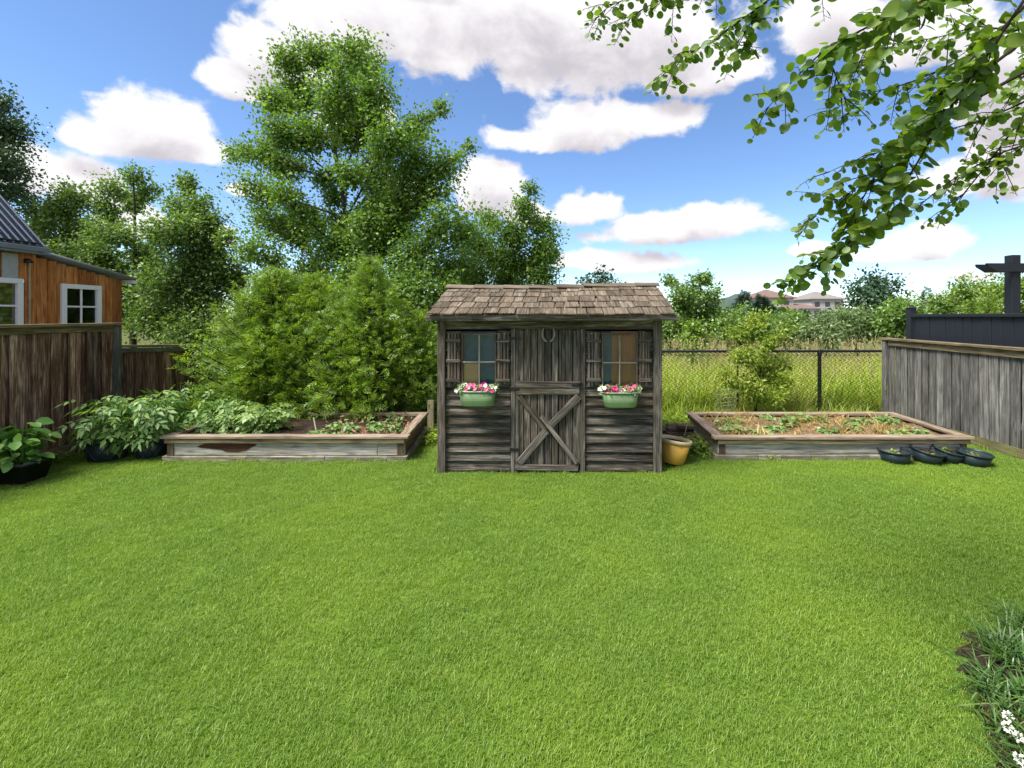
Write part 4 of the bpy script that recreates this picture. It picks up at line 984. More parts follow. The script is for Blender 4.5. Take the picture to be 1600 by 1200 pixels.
YG = [(1150, 520, 18), (1188, 508, 20), (1212, 535, 22), (1160, 555, 26), (1196, 575, 30), (1172, 612, 28), (1224, 598, 20), (1140, 590, 18), (1206, 622, 22), (1225, 565, 14)]
leafy('wild_bush', 'loose yellow green bush growing through the chain link behind the mulched bed', 'shrub', (X_(1180, 7.3), 7.3, 0), pxclumps(YG, 7.3, .2), .070, F_BUSHY, 2300, LEAFN, M_TWIG, trunk_r=.022, sub=8, twig_r=.004)
# right side
R1 = [(1046, 440, 14), (1096, 436, 18), (1080, 460, 24), (1112, 462, 20), (1060, 475, 28), (1100, 490, 30), (1050, 510, 30), (1125, 500, 26), (1080, 525, 34), (1040, 540, 30)]
leafy('wild_tree', 'airy young tree rising beside the shed roof beyond the fence', 'tree', (X_(1080, 14), 14, 0), pxclumps(R1, 14, .8), .10, F_SHRUB, 900, trunk_r=.08)
leafy('wild_shrub', 'bright lime green shrub beyond the chain link by the shed', 'shrub', (X_(1082, 12), 12, 0), pxclumps([(1080, 510, 18), (1090, 525, 20), (1070, 530, 18), (1085, 545, 22)], 12, .3), .09, F_SHRUBB, 480, trunk_r=.04)
def shrub(lst, Y, label, mat, ls=.12, n=620, tm=LEAF4, name='wild_shrub', grp='wild shrubs beyond the meadow'):
    x = sum(p[0] for p in lst) / len(lst)
    return leafy(name, label, 'shrub', (X_(x, Y), Y, 0), pxclumps(lst, Y, .5), ls, mat, n, tm, trunk_r=.06, group=grp, sub=7)
shrub([(1135, 508, 28), (1160, 500, 22), (1150, 528, 32), (1185, 515, 28)], 13.5, 'green shrub in front of the spruce beyond the meadow', F_SHRUB)
shrub([(1205, 512, 24), (1235, 508, 20), (1225, 526, 30), (1255, 514, 24)], 14, 'mid green shrub hiding the foot of the brown roofed house', F_SHRUB)
shrub([(1275, 514, 24), (1290, 506, 18), (1305, 512, 24), (1285, 528, 28)], 13.5, 'silvery willow shrub in front of the grey roofed house', F_SHRUBG, .13, 620, LEAFN)
shrub([(1320, 504, 22), (1345, 500, 22), (1335, 518, 30), (1362, 514, 28)], 14, 'silvery green shrub below the round dark maple', F_SHRUBG, .13, 620, LEAFN)
shrub([(1385, 488, 24), (1410, 490, 28), (1390, 515, 32), (1425, 500, 32)], 13.5, 'fresh green shrub behind the corner post of the grey fence', F_SHRUB)
shrub([(1452, 488, 26), (1480, 475, 28), (1500, 465, 24), (1475, 500, 30)], 16, 'green shrub above the black fence post', F_SHRUB, .11)
shrub([(1512, 455, 22), (1540, 452, 26), (1530, 480, 30), (1565, 460, 26), (1560, 490, 30)], 15, 'yellow green shrub crowding the pergola post', F_SHRUBB, .10)
shrub([(1600, 450, 30), (1630, 460, 30), (1610, 485, 30)], 14, 'bright shrub behind the pergola beam', F_SHRUBB, .10)
for (px, py, Y, rb_, lab) in ((1545, 455, 11, .42, 'small rounded cedar behind the black fence'), (1518, 468, 11.3, .36, 'darker small cedar tucked beside the rounded cedar')):
    cedar('cedar', lab, (X_(px, Y), Y, 0), Z_(py, Y), rb_, 2600, F_CEDAR, .10, prof=lambda t: (1 - t) ** .5 * .95)
def spruce(px, py, Y, r, label, n=1500):
    h = Z_(py, Y); cedar('spruce_tree', label, (X_(px, Y), Y, 0), h, r, n, F_SPRUCE, r * .42, prof=lambda t: (1 - t) * 1.0 + .03, cat='tree')
spruce(1163, 455, 62, 2.0, 'narrow dark spruce left of the brown roofed house')
spruce(1190, 462, 58, 2.3, 'dark green spruce against the wall of the brown roofed house')
spruce(1448, 448, 55, 1.3, 'thin distant spruce poking above the shrubs')
FARM = [(1365, 440, 22), (1340, 450, 20), (1392, 450, 20), (1350, 468, 24), (1380, 470, 26), (1365, 455, 28), (1330, 470, 14), (1402, 470, 14)]
leafy('far_maple', 'round dark maple beyond the meadow beside the houses', 'tree', (X_(1366, 50), 50, 0), pxclumps(FARM, 50, 1.2), .42, F_FAR, 24, trunk_r=.3, twig_r=.04, sub=4)
leafy('far_maple', 'round dark maple peeping over the shed roof', 'tree', (X_(936, 45), 45, 0), pxclumps([(936, 434, 18), (915, 440, 14), (958, 440, 14), (935, 452, 22), (910, 456, 14), (962, 456, 14)], 45, 1), .38, F_FAR, 26, trunk_r=.3, twig_r=.04, sub=4)
for i, (xa, Y) in enumerate(((1080, 60), (1130, 75), (1215, 70), (1270, 66), (1330, 72), (1425, 62), (1500, 60), (1010, 64), (880, 60))):
    labs = ['hazy far tree line clump right of the shed roof', 'hazy far clump below the bluish hill', 'far clump hiding the base of the brown roofed house', 'far clump hiding the base of the grey roofed house', 'far clump left of the round dark maple', 'far clump right of the round dark maple', 'far clump behind the black fence shrubs', 'far clump just above the shed roof ridge', 'far clump left of the maple over the shed roof']
    lst = [(xa + RD.uniform(-34, 34), RD.uniform(490, 498), 12) for _ in range(6)]
    leafy('far_shrub', labs[i], 'shrub', (X_(xa, Y), Y, 0), pxclumps(lst, Y, 2), .5, F_FAR if i % 2 else F_SHRUB, 14, trunk_r=.15, group='far clumps of trees', sub=4, twig_r=.03)

# meadow
cells = []
for yy in np.arange(7.75, 13, 1.0):
    for xx in np.arange(-1.5, yy * 1.05 + 1, 1.0):
        cells.append((xx, yy, xx + 1, yy + 1, -.01, 1.0 if yy < 12 else .45))
scatter('meadow_grass', 'tall yellow green meadow grass beyond the chain link fence', 'grass', blades(34, .22, .62, .011, .32, .5, 3, 4), cells, 26, F_MEADOW, .6, 1.25, .12, 5)
def seed_tuft():
    V, F = blades(7, .2, .92, .004, .2, .25, 9, 3); V = list(V); F = list(F); r = np.random.default_rng(5)
    for i in range(7):
        tip = np.array(V[i * 7 + 6]); 
        for k in range(9):
            p = tip + np.array([r.normal(0, .012), r.normal(0, .012), -.02 * k + .04]); b = len(V); d = r.normal(size=3) * .010
            V += [p, p + np.array([.010, .0, .03]) + d, p + np.array([-.006, .010, .034]) + d]; F.append((b, b + 1, b + 2))
    return np.array(V), F
cells2 = [(x, y, x + 1, y + 1, -.01, 1.0) for y in np.arange(8.5, 13, 1.0) for x in np.arange(0, y * 1.0 + 1, 1.0)]
scatter('meadow_seedheads', 'tan seeding grass stalks standing over the meadow grass', 'grass', seed_tuft(), cells2, 6, F_SEED, .7, 1.25, .12, 8)

# ------------------------------------------------------------------ pots, planters, plants
def herb(name, label, cat, base, h, r, n, ls, mat, tmpl=LEAF4, stems=6, group=None, drop=.3, flat=.6, each=False, shape=.5):
    """bushy vegetable plant: stems with leaves"""
    base = Vector(base); r0 = root(name, label, cat, base, group); T = []; P = []; D = []; N = []; S = []
    for i in range(stems):
        a = 2.4 * i + RD.uniform(-.3, .3); q = r * RD.uniform(.3, .85) if i else 0
        tip = base + Vector((q * math.cos(a), q * math.sin(a), h * RD.uniform(.72, 1.0) * (1 - .3 * q / r)))
        st = base + Vector((.02 * math.cos(a), .02 * math.sin(a), -.02)); pts = bez(st, (st + tip) / 2 + Vector((q * .2 * math.cos(a), q * .2 * math.sin(a), -.05 * h)), tip, 7)
        T.append((pts, [.007 * (1 - k / 8.5) * (h / .6) ** .5 + .001 for k in range(7)]))
        m = n // stems; tt = rng.uniform(.12, 1.05, m) ** .8 * 6; tt = np.minimum(tt, 5.99); A = np.array([tuple(p) for p in pts]); i0 = tt.astype(int)
        pos = A[i0] + (A[i0 + 1] - A[i0]) * (tt - i0)[:, None]; aa = rng.uniform(0, 6.283, m); ext = rng.uniform(.15, 1, m) * r * .5
        out = np.stack([np.cos(aa), np.sin(aa), np.zeros(m)], 1)
        pos = pos + out * ext[:, None] + np.stack([np.zeros(m), np.zeros(m), .25 * ext - rng.uniform(0, 1, m) * .5 * ext], 1)
        pos[:, 2] = np.maximum(pos[:, 2], base.z + .02)
        P.append(pos); D.append(out + rng.normal(size=(m, 3)) * .35 + np.array([0, 0, -drop])); N.append(rng.normal(size=(m, 3)) * .35 + np.array([0, 0, 1.0]) + out * .25); S.append(ls * rng.uniform(.6, 1.25, m))
    put('stems', tubes_mesh('stems', T, M_STEM, 5), r0)
    P, D, N, S = map(np.concatenate, (P, D, N, S))
    if each:
        T_, F_ = tmpl; base_me = mk_mesh('leaf', T_, F_, mat, True)
        for p, d, nn_, s in zip(P, D, N, S):
            x = Vector(d).normalized(); z = Vector(nn_); z = (z - x * z.dot(x)).normalized(); y = z.cross(x)
            Mx = Matrix((x, y, z)).transposed().to_4x4() @ Matrix.Scale(s, 4); Mx.translation = Vector(p); put('leaf', base_me, r0, Mx)
    else: put('foliage', leaf_mesh('foliage', P, D, N, S, tmpl, mat), r0, None, 'stuff')
    return r0
# long black trough with peppers by the left fence
tx, ty, tw, td, th = -5.42, 4.63, .56, .30, .215
tr_ = root('planter_trough', 'black plastic trough planter at the foot of the tall brown fence', 'planter', (tx, ty, 0))
def rr(w, d, z): return [(tx + sx * w / 2, ty + sy * d / 2, z) for sx, sy in ((-1, -1), (1, -1), (1, 1), (-1, 1))]
loops = [rr(tw * .80, td * .72, .0), rr(tw * .96, td * .94, th - .03), rr(tw * 1.03, td * 1.06, th - .03), rr(tw * 1.03, td * 1.06, th), rr(tw * .94, td * .92, th), rr(tw * .9, td * .86, th - .06)]
V = sum(loops, []); F = [(3, 2, 1, 0)] + [(4 * j + i, 4 * j + (i + 1) % 4, 4 * j + 4 + (i + 1) % 4, 4 * j + 4 + i) for j in range(5) for i in range(4)]
put('body', mk_mesh('trough_body', V, F, M_POTB), tr_)
sheet('soil', tx - tw * .45, ty - td * .43, tx + tw * .45, ty + td * .43, th - .04, M_SOIL, 6, .003, tr_, None)
herb('pepper_plant', 'glossy broad leaved pepper plant in the black trough, nearer the open lawn', 'pepper plant', (tx + .12, ty - .01, th - .04), .46, .27, 120, .115, F_PEP, LEAFO, 6, 'peppers in the trough', .45, each=True)
herb('pepper_plant', 'glossy broad leaved pepper plant in the black trough, against the fence', 'pepper plant', (tx - .13, ty + .02, th - .04), .50, .28, 110, .115, F_PEP, LEAFO, 6, 'peppers in the trough', .45, each=True)
# two embossed pots
def round_pot(name, label, x, y, r, h, mat, tilt=(0, 0), k=30, emboss=False, group=None, soil=True, taper=.78, z=0, rimmat=None, soildrop=.035, rt=.037):
    M0 = Matrix.Translation((x, y, z)) @ Matrix.Rotation(tilt[0], 4, 'X') @ Matrix.Rotation(tilt[1], 4, 'Y')
    r0 = put(name, None, None, M0); tag(r0, label, 'pot', group)
    put('body', lathe_mesh('pot_body', [(0, .004), (r * taper * .95, 0), (r * taper, .006), (r * .96, h - rt), (r * .92, h - rt), (r * taper * .93, .02), (0, .02)], mat, k), r0, M0)
    put('rim', lathe_mesh('pot_rim', [(r * .955, h - rt - .002), (r * 1.02, h - rt), (r * 1.035, h - rt * .55), (r * 1.03, h - .003), (r * 1.01, h), (r * .95, h - .002), (r * .92, h - rt * .6), (r * .915, h - rt - .006)], rimmat or mat, k), r0, M0)
    if emboss:
        n = 9
        for i in range(n):
            a0 = 2 * math.pi * i / n; a1 = 2 * math.pi * (i + 1) / n
            def q_(a, t): rr_ = (r * taper + (r * .96 - r * taper) * t) + .003; return (rr_ * math.cos(a), rr_ * math.sin(a), .02 + (h - .07) * t)
            Tt = [([q_(a0 + (a1 - a0) * t, t) for t in np.linspace(0, 1, 6)], .006), ([q_(a1 - (a1 - a0) * t, t) for t in np.linspace(0, 1, 6)], .006)]
            put('embossed_cross', tubes_mesh('embossed_cross', Tt, mat, 5), r0, M0)
    if soil: put('soil', lathe_mesh('pot_soil', [(0, h - soildrop), (r * .5, h - soildrop - .004), (r * .91, h - soildrop)], M_SOIL, k), r0, M0)
    return r0
for (px, py, r, lab, pl) in ((168, 724, .205, 'dark blue green pot with embossed crosses against the brown fence', 'large tomato plant in the embossed pot against the brown fence'),
                         (238, 718, .185, 'dark blue green pot with embossed crosses at the raised bed corner', 'large tomato plant in the embossed pot at the bed corner')):
    Y = FPX * EYE / (py - PY) + r * .8; X = X_(px, Y)
    round_pot('plant_pot', lab, X, Y, r, .25, M_POT, emboss=True, group='embossed dark pots')
    herb('tomato_plant', pl, 'tomato plant', (X, Y, .2), .62, .29, 180, .20, F_TOM, PINN, 7, 'tomato plants', .4)
herb('tomato_plant', 'tall tomato plant rooted in the raised bed behind the embossed pots', 'tomato plant', (-4.25, 5.85, .22), .55, .34, 180, .20, F_TOM, PINN, 7, 'tomato plants', .4)
herb('tomato_plant', 'yellowing tomato plant between the low fence and the raised bed', 'tomato plant', (-4.85, 6.0, .0), .86, .36, 190, .21, F_TOM, PINN, 7, 'tomato plants', .4)
herb('potato_plant', 'bushy pale green potato plant in the raised bed next to the tomatoes', 'potato plant', (-3.88, 5.74, .22), .44, .26, 190, .15, F_POTATO, PINR, 9, 'potato plants', .3)
herb('potato_plant', 'bushy pale green potato plant beside the bare dark soil', 'potato plant', (-3.55, 5.66, .22), .41, .24, 190, .15, F_POTATO, PINR, 9, 'potato plants', .3)
sd_l = [(-2.62, 5.66, .12, .15, 'bean seedling clump beside the wooden stake'), (-2.5, 5.62, .13, .13, 'wide leaved squash seedling in the middle of the dark soil'), (-2.22, 5.72, .13, .12, 'seedling by the thin cane near the bed end'),
        (-2.02, 5.68, .11, .17, 'leafy seedling at the bed corner by the shed'), (-2.12, 6.1, .14, .13, 'upright seedling at the back of the dark soil'), (-2.82, 5.52, .05, .12, 'flat young sprout next to the front cap board')]
for (x, y, h, r, lab) in sd_l: herb('seedling', lab + ' in the leafy bed', 'seedling', (x, y, .235), h, r, 80, .06, F_SEEDL, LEAFO, 5, 'seedlings in the leafy bed', .2)
o = board('wooden_stake', None, (-2.86, 5.55, .2), (-2.93, 5.6, .42), .014, .014, FR, M_PALE); tag(o, 'thin pale wooden stake leaning in the dark soil', 'stake')
sd_r = [(2.15, 5.75, .10, .2, 'grey green spreading seedling at the shed end'), (2.3, 6.1, .10, .2, 'grey green seedling behind the spreading one'), (3.02, 6.05, .16, .13, 'tall pale seedling in the straw'), (3.55, 6.35, .07, .13, 'low squash seedling along the back board'),
        (4.02, 6.2, .07, .2, 'creeping seedling towards the grey fence'), (4.28, 5.62, .09, .18, 'blue green squash seedling at the fence corner'), (4.05, 5.58, .08, .16, 'blue green squash seedling by the front cap board'), (2.9, 6.45, .07, .12, 'tiny seedling against the back board'), (2.45, 5.62, .06, .14, 'flat sprout beside the front cap board'), (2.75, 5.85, .06, .12, 'single sprout in the thickest straw'),
        (3.35, 5.75, .06, .13, 'small pale sprout in the middle'), (3.75, 5.9, .06, .14, 'three leaved sprout on bare mulch'), (3.3, 6.3, .08, .15, 'leafy sprout near the back board'), (4.4, 6.25, .08, .18, 'trailing sprout under the fence side cap')]
for (x, y, h, r, lab) in sd_r: herb('seedling', lab + ' of the mulched bed', 'seedling', (x, y, .21), h, r, 75, .07, F_SEEDL, LEAFO, 5, 'seedlings in the mulched bed', .2)
# straw mulch
cells = [(x, y, x + .1, y + .1, .222, 1.0 if (math.sin(x * 4) + math.sin(y * 7 + x * 3)) > -.6 else .4) for x in np.arange(2.0, 4.3, .1) for y in np.arange(5.46, 6.45, .1)]
scatter('straw_mulch', 'yellow straw mulch scattered over the soil of the bed', 'straw', blades(16, .09, .07, .008, 1.6, .2, 4, 2), cells, 60, F_STRAW, .6, 1.3, 1.1, 3)
# woodchips in the left bed
cells = [(x, y, x + .1, y + .1, .242, 1.0) for x in np.arange(-2.95, -1.95, .1) for y in np.arange(5.42, 6.4, .1)]
scatter('wood_chips', 'reddish wood chips strewn on the dark soil', 'wood chips', blades(10, .1, .04, .016, 1.6, .1, 14, 2), cells, 60, foliage('wood_chip', V4(.20, .10, .06), V4(.38, .22, .14), None, .05, .01), .6, 1.3, 1.1, 4)
# four dark pots by the right bed
for i, (px, py, tl, lab) in enumerate(((1398, 727, (0, 0), 'dark round pot standing upright at the front of the mulched bed'), (1446, 727, (.16, .12), 'dark round pot leaning beside the upright pot'),
                                    (1487, 728, (.2, .10), 'dark round pot tilted on the leaning pots with a bright sprout'), (1521, 731, (.06, .06), 'dark round pot at the end of the pot row by the kickboard'))):
    r = .160; Y = FPX * EYE / (py - PY) + .12; X = X_(px, Y)
    if i == 2: Y += .06
    p = round_pot('plant_pot', lab, X, Y, r, .128, M_POT, tl, group='dark pots beside the mulched bed', taper=.82, z=.010 + .014 * (i in (1, 2)), soildrop=.045, rt=.018)
    herb('seedling', ['pale sprout in the upright dark pot', 'white flowered sprig in the leaning dark pot', 'bright sprout in the tilted dark pot', 'leafy sprout in the last dark pot'][i], 'seedling', (X - .02, Y, .075), (.07, .05, .10, .08)[i], .08, 22, .05, F_WEED, LEAFO, 3, 'sprouts in the dark pots', .2)
# yellow pot by the shed
round_pot('plant_pot', 'yellow ochre plastic pot tilted against the shed corner', 1.268, 5.19, .178, .262, M_YEL, (-.06, .15), rimmat=M_YELR, taper=.72, z=.015)
# plank pile
labs = ['lowest brown plank of the pile, nearest the lawn', 'lowest brown plank of the pile, under the shorter plank', 'second layer plank with a split end', 'second layer plank lying towards the chain link', 'third layer plank of the pile', 'pale top plank of the pile', 'short loose top plank of the pile']
for i, (y, z, x0, x1) in enumerate(((6.18, .04, 1.40, 2.0), (6.33, .04, 1.42, 2.05), (6.20, .082, 1.44, 2.02), (6.36, .082, 1.40, 2.0), (6.26, .124, 1.46, 2.05), (6.22, .166, 1.58, 2.02), (6.40, .125, 1.50, 1.9))):
    x1 = min(x1, 1.80)
    o = board('old_plank', None, (x0, y, z + RD.uniform(-.001, .001)), (x1, y + RD.uniform(-.03, .03), z), .14, .04, UP, M_OLD, .004); tag(o, labs[i] + ' beside the mulched bed', 'plank', 'old planks in a pile')
o = board('cane', None, (1.60, 6.0, .0), (1.69, 6.10, .24), .010, .010, FR, M_PALE); tag(o, 'thin pale cane leaning on the plank pile', 'stake')
o = board('pale_plank', None, (X_(673, 6.75), 6.75, -.02), (X_(673, 6.75), 6.75, .42), .09, .025, FR, M_PALE); tag(o, 'short pale upright plank between the leafy bed and shed', 'plank')
# tomato cage
Yc_ = 6.85; xc = X_(1135, Yc_); T = []
cg = root('tomato_cage', 'bare wire tomato cage behind the mulched bed', 'plant cage', (xc, Yc_, 0))
for z, r in ((.52, .17), (.40, .15), (.29, .13)): put('ring', tubes_mesh('ring', [([(xc + r * math.cos(t), Yc_ + r * math.sin(t), z + .03 * math.cos(t)) for t in np.linspace(0, 6.2832, 25)], .0026)], M_WIRE, 5), cg)
for a in (.3, 2.4, 4.5): put('leg', tubes_mesh('leg', [([(xc + .08 * math.cos(a), Yc_ + .08 * math.sin(a), -.05), (xc + .125 * math.cos(a), Yc_ + .125 * math.sin(a), .3), (xc + .175 * math.cos(a), Yc_ + .175 * math.sin(a), .55)], .0026)], M_WIRE, 5), cg)

# ------------------------------------------------------------------ lawn grass and ground cover
def inbed(x, y):
    if -4.40 < x < -1.74 and 5.30 < y < 6.5: return True
    if 1.84 < x < 4.68 and 5.36 < y < 6.62: return True
    if xL + .02 < x < xR - .02 and YF + .02 < y < YB: return True
    return x > 1.60 + (y - 1.7) * .62 + .05 * math.sin(y * 17) and y < 2.42
cells = []
for y in np.arange(.7, 7.6, .1):
    for x in np.arange(-5.85, 5.35, .1):
        if abs(x + .1) > 1.3 * y + .4 or inbed(x + .05, y + .05): continue
        thin = max([math.exp(-(((x + .05 - a) / .16) ** 2 + ((y + .05 - b) / .10) ** 2)) for a, b in ((-.52, 3.58), (-.2, 3.65), (.59, 3.65), (-1.9, 2.7), (1.1, 2.9))])
        cells.append((x, y, x + .1, y + .1, -.004, (1.0 if y < 5.6 else .8) * (1 - .75 * thin)))
scatter('lawn_grass', 'short mown bright green lawn grass', 'grass', blades(380, .12, .0205, .0022, .5, .5, 1, 2), cells, 130, F_LAWN, .75, 1.2, .10, 2)
wt_v = []; wt_f = []
r_ = np.random.default_rng(3)
for i in range(16):
    p = np.array([r_.uniform(-.09, .09), r_.uniform(-.09, .09), r_.uniform(.02, .10)]); a = r_.uniform(0, 6.28); d = np.array([math.cos(a), math.sin(a), r_.uniform(-.2, .4)]); s = np.array([-d[1], d[0], 0]); b = len(wt_v)
    wt_v += [p, p + d * .022 + s * .015, p + d * .05, p + d * .022 - s * .015]; wt_f += [(b, b + 1, b + 2), (b, b + 2, b + 3)]
cells = [(x, y, x + .1, y + .1, 0, 1.0) for x in np.arange(1.15, 1.85, .1) for y in np.arange(5.35, 7.4, .1) if not (1.3 < x < 2.1 and 6.1 < y < 6.5)]
cells += [(x, 6.68, x + .1, 7.4, 0, 1.0) for x in np.arange(1.85, 5.0, .1)]
cells += [(x, y, x + .1, y + .1, 0, 1.0) for x in np.arange(-1.75, -1.3, .1) for y in np.arange(5.9, 7.2, .1)]
cells += [(x, 5.17, x + .1, 5.27, 0, .02) for x in np.arange(-4.7, -1.8, .1)] + [(x, 5.22, x + .1, 5.3, 0, .02) for x in np.arange(1.8, 4.3, .1)]
cells += [(-5.68, y, -5.52, y + .1, 0, .5) for y in np.arange(4.9, 5.9, .1)]
scatter('ground_cover', 'low leafy weeds growing round the beds and shed', 'weeds', (np.array(wt_v), wt_f), cells, 120, F_WEED, .6, 1.4, .2, 6)
cells = [(x, 4.845, x + .1, 4.905, -.004, 1.0) for x in np.arange(xL - .02, xR, .1)] + [(x, 5.19, x + .1, 5.245, -.004, 1.0) for x in np.arange(-4.45, -1.7, .1)] + [(x, 5.24, x + .1, 5.295, -.004, 1.0) for x in np.arange(1.8, 4.7, .1)]
cells += [(5.22, y, 5.29, y + .1, -.004, 1.0) for y in np.arange(4.6, 5.7, .1)] + [(-5.66, y, -5.58, y + .1, -.004, 1.0) for y in np.arange(4.4, 6.0, .1)] + [(xR + .02, y, xR + .1, y + .1, -.004, 1.0) for y in np.arange(4.9, 6.2, .1)]
cells += [(xL - .09, y, xL - .02, y + .1, -.004, 1.0) for y in np.arange(4.9, 6.2, .1)] + [(-1.66, y, -1.58, y + .1, -.004, .8) for y in np.arange(5.2, 6.4, .1)]
scatter('edge_grass', 'longer uncut grass along the foot of the shed, beds and fences', 'grass', blades(22, .05, .062, .0032, .45, .5, 41, 3), cells, 130, F_LAWN, .5, 1.3, .15, 12)
# tall grass against the inside of the chain link
cells = [(x, 7.3, x + .2, 7.62, -.005, 1.0) for x in np.arange(1.2, 5.0, .2)]
scatter('verge_grass', 'unmown grass along the foot of the chain link fence', 'grass', blades(24, .14, .36, .008, .35, .5, 21, 3), cells, 45, F_MEADOW, .5, 1.2, .15, 7)

# flower bed at the lower right: strap leaved clumps with white heads
V = [(3.3, 1.0, .004)]
for i in range(40):
    t = i / 39; y_ = 1.0 + 1.42 * t; V.append((1.60 + (y_ - 1.7) * .62 + (.35 * max(0, y_ - 2.25)) + .035 * math.sin(i * 1.9) + .02 * math.sin(i * 4.1), y_, .004))
V.append((3.3, 2.5, .004))
put('flower_bed', mk_mesh('flower_bed', [Vector(v) for v in V], [tuple(range(len(V)))], M_SOIL), None, None, 'structure')
def strap(label, x, y, n, h, seed, flowers=0):
    r0 = root('strap_leaf_clump', label, 'plant', (x, y, 0), 'strap leaved clumps in the flower bed')
    V, F = blades(n, .12, h * .62, .0065, .6, .9, seed, 5)
    put('leaves', mk_mesh('straps', V, F, F_CHIVE), r0, Matrix.Translation((x, y, 0)), 'stuff')
    for i in range(flowers):
        a = RD.uniform(0, 6.28); q = RD.uniform(.02, .2); p = Vector((x + q * math.cos(a), y + q * math.sin(a), RD.uniform(.06, .10)))
        s = put('flower_stalk', tubes_mesh('flower_stalk', [(bez((x + q * .3 * math.cos(a), y + q * .3 * math.sin(a), 0), (p.x, p.y, .08), p, 4), .0022)], M_STEM, 4), r0)
        n2 = 40; dd = rdir(n2); put('flower_head', leaf_mesh('flower_head', np.array(p) + dd * .009, dd, rdir(n2), .012, LEAF4, M_WPET), s)
for i, (x, y, n, h, fl, lab) in enumerate(((1.62, 1.60, 90, .22, 9, 'white flowering strap leaved clump at the lawn edge'), (1.78, 1.72, 90, .25, 8, 'strap leaved clump with most white heads, one row inside the bed'), (1.80, 2.02, 110, .27, 0, 'plain strap leaved clump on the bare dark soil edge'),
                                    (2.02, 2.25, 120, .30, 0, 'wide arching strap leaved clump at the far bed corner'), (2.12, 1.95, 100, .30, 0, 'strap leaved clump deep inside the flower bed'), (1.95, 1.62, 90, .26, 6, 'flowering strap leaved clump deep inside the bed'), (1.70, 1.85, 50, .18, 0, 'sparse strap leaved clump beside the lawn edge'), (2.28, 2.45, 100, .28, 0, 'strap leaved clump touching the lawn beyond the bed corner'))):
    strap(lab, x + .08 + .14 * (y - 1.6), y - .02, int(n * 2.2), h * .62, 30 + i, fl)

# ------------------------------------------------------------------ overhanging tree at the right
KT = root('overhanging_tree', 'round leaved tree hanging its branches over the lawn, trunk out of sight', 'tree', (3.3, 1.5, 0))
put('trunk', tubes_mesh('trunk', [(bez((3.3, 1.5, -.1), (3.35, 1.5, 1.6), (3.1, 1.6, 3.4), 9) + bez((3.1, 1.6, 3.4), (2.95, 1.7, 4.2), (3.0, 1.8, 5.2), 5)[1:], [.13 - .0085 * i for i in range(13)])], M_BARK, 10), KT)
def kp(x, y, Y): return at(x, y, Y)
BR = [  # (points px,py,depth), leaf size factor, leaves per metre
    ([(1640, -30, 1.75), (1500, 110, 1.9), (1420, 205, 2.0), (1372, 265, 2.05), (1335, 335, 2.1), (1290, 400, 2.15), (1215, 448, 2.25)], 1.0, 62),
    ([(1640, -60, 1.7), (1540, 90, 1.8), (1470, 190, 1.85), (1430, 260, 1.9), (1390, 320, 2.0), (1330, 375, 2.1), (1265, 430, 2.2)], 1.1, 60),
    ([(1620, -90, 1.6), (1480, -20, 1.7), (1360, 40, 1.8), (1290, 75, 1.9), (1235, 130, 2.0), (1175, 195, 2.1)], 1.1, 52),
    ([(1500, -130, 2.0), (1300, -70, 2.1), (1200, 0, 2.2), (1120, 60, 2.3), (1065, 90, 2.4), (1015, 130, 2.5)], .95, 58),
    ([(1400, -150, 2.2), (1200, -90, 2.4), (1100, -30, 2.5), (1000, 15, 2.55), (960, 50, 2.6)], .95, 55),
    ([(1300, -120, 2.3), (1100, -50, 2.4), (1000, -10, 2.5), (950, 10, 2.6), (915, 45, 2.6)], .8, 50),
    ([(1420, 205, 2.0), (1370, 240, 2.1), (1325, 255, 2.15), (1288, 272, 2.2)], .75, 45),
    ([(1372, 265, 2.05), (1330, 300, 2.1), (1290, 325, 2.2), (1255, 345, 2.2)], .85, 50),
    ([(1700, 60, 1.9), (1600, 180, 2.1), (1540, 260, 2.2), (1500, 310, 2.3), (1455, 345, 2.4)], .85, 50),
    ([(1700, 150, 2.0), (1620, 220, 2.1), (1560, 240, 2.2), (1480, 285, 2.3), (1425, 330, 2.4)], .75, 45),
    ([(1700, 100, 2.1), (1600, 160, 2.2), (1530, 190, 2.25), (1470, 205, 2.3), (1400, 235, 2.35)], .8, 50),
    ([(1640, -40, 1.9), (1560, 60, 2.2), (1490, 100, 2.3), (1420, 130, 2.35), (1340, 150, 2.4), (1290, 180, 2.45)], .9, 52),
    ([(1640, -120, 2.0), (1500, -40, 2.1), (1420, 20, 2.2), (1350, 90, 2.3), (1300, 140, 2.35)], 1.0, 58),
    ([(1200, 0, 2.2), (1170, 40, 2.25), (1150, 70, 2.3), (1190, 75, 2.3)], .9, 50),
    ([(1650, 20, 2.3), (1590, 50, 2.4), (1530, 40, 2.45), (1460, 60, 2.5), (1380, 70, 2.55)], .9, 52),
    ([(1700, 0, 2.5), (1620, 90, 2.6), (1590, 130, 2.6), (1560, 190, 2.65)], .9, 50),
    ([(1290, 75, 1.9), (1310, 130, 2.0), (1330, 180, 2.1), (1295, 182, 2.15)], .8, 40),
]
tw = []; LP, LD, LN, LS = [], [], [], []
ROUND_T = None
def round_leaf(c1=.10, c2=.10, tip=.0):
    k = 12; V = [(.47, 0, -.035)]
    for i in range(k):
        a = math.pi + 2 * math.pi * i / k; r = .5 * (1 + .10 * math.cos(a)); x = .5 + r * math.cos(a) * 1.0; y = r * math.sin(a) * .92
        if i == 0: x = .10
        if i == k // 2: x += tip
        V.append((x, y, c1 * abs(y) - c2 * max(0, x - .35) ** 1.5 * 1.8))
    F = [(0, 1 + i, 1 + (i + 1) % k) for i in range(k)]
    return np.array(V), np.array(F)
RL = round_leaf()
limb0 = Vector((3.08, 1.62, 3.3))
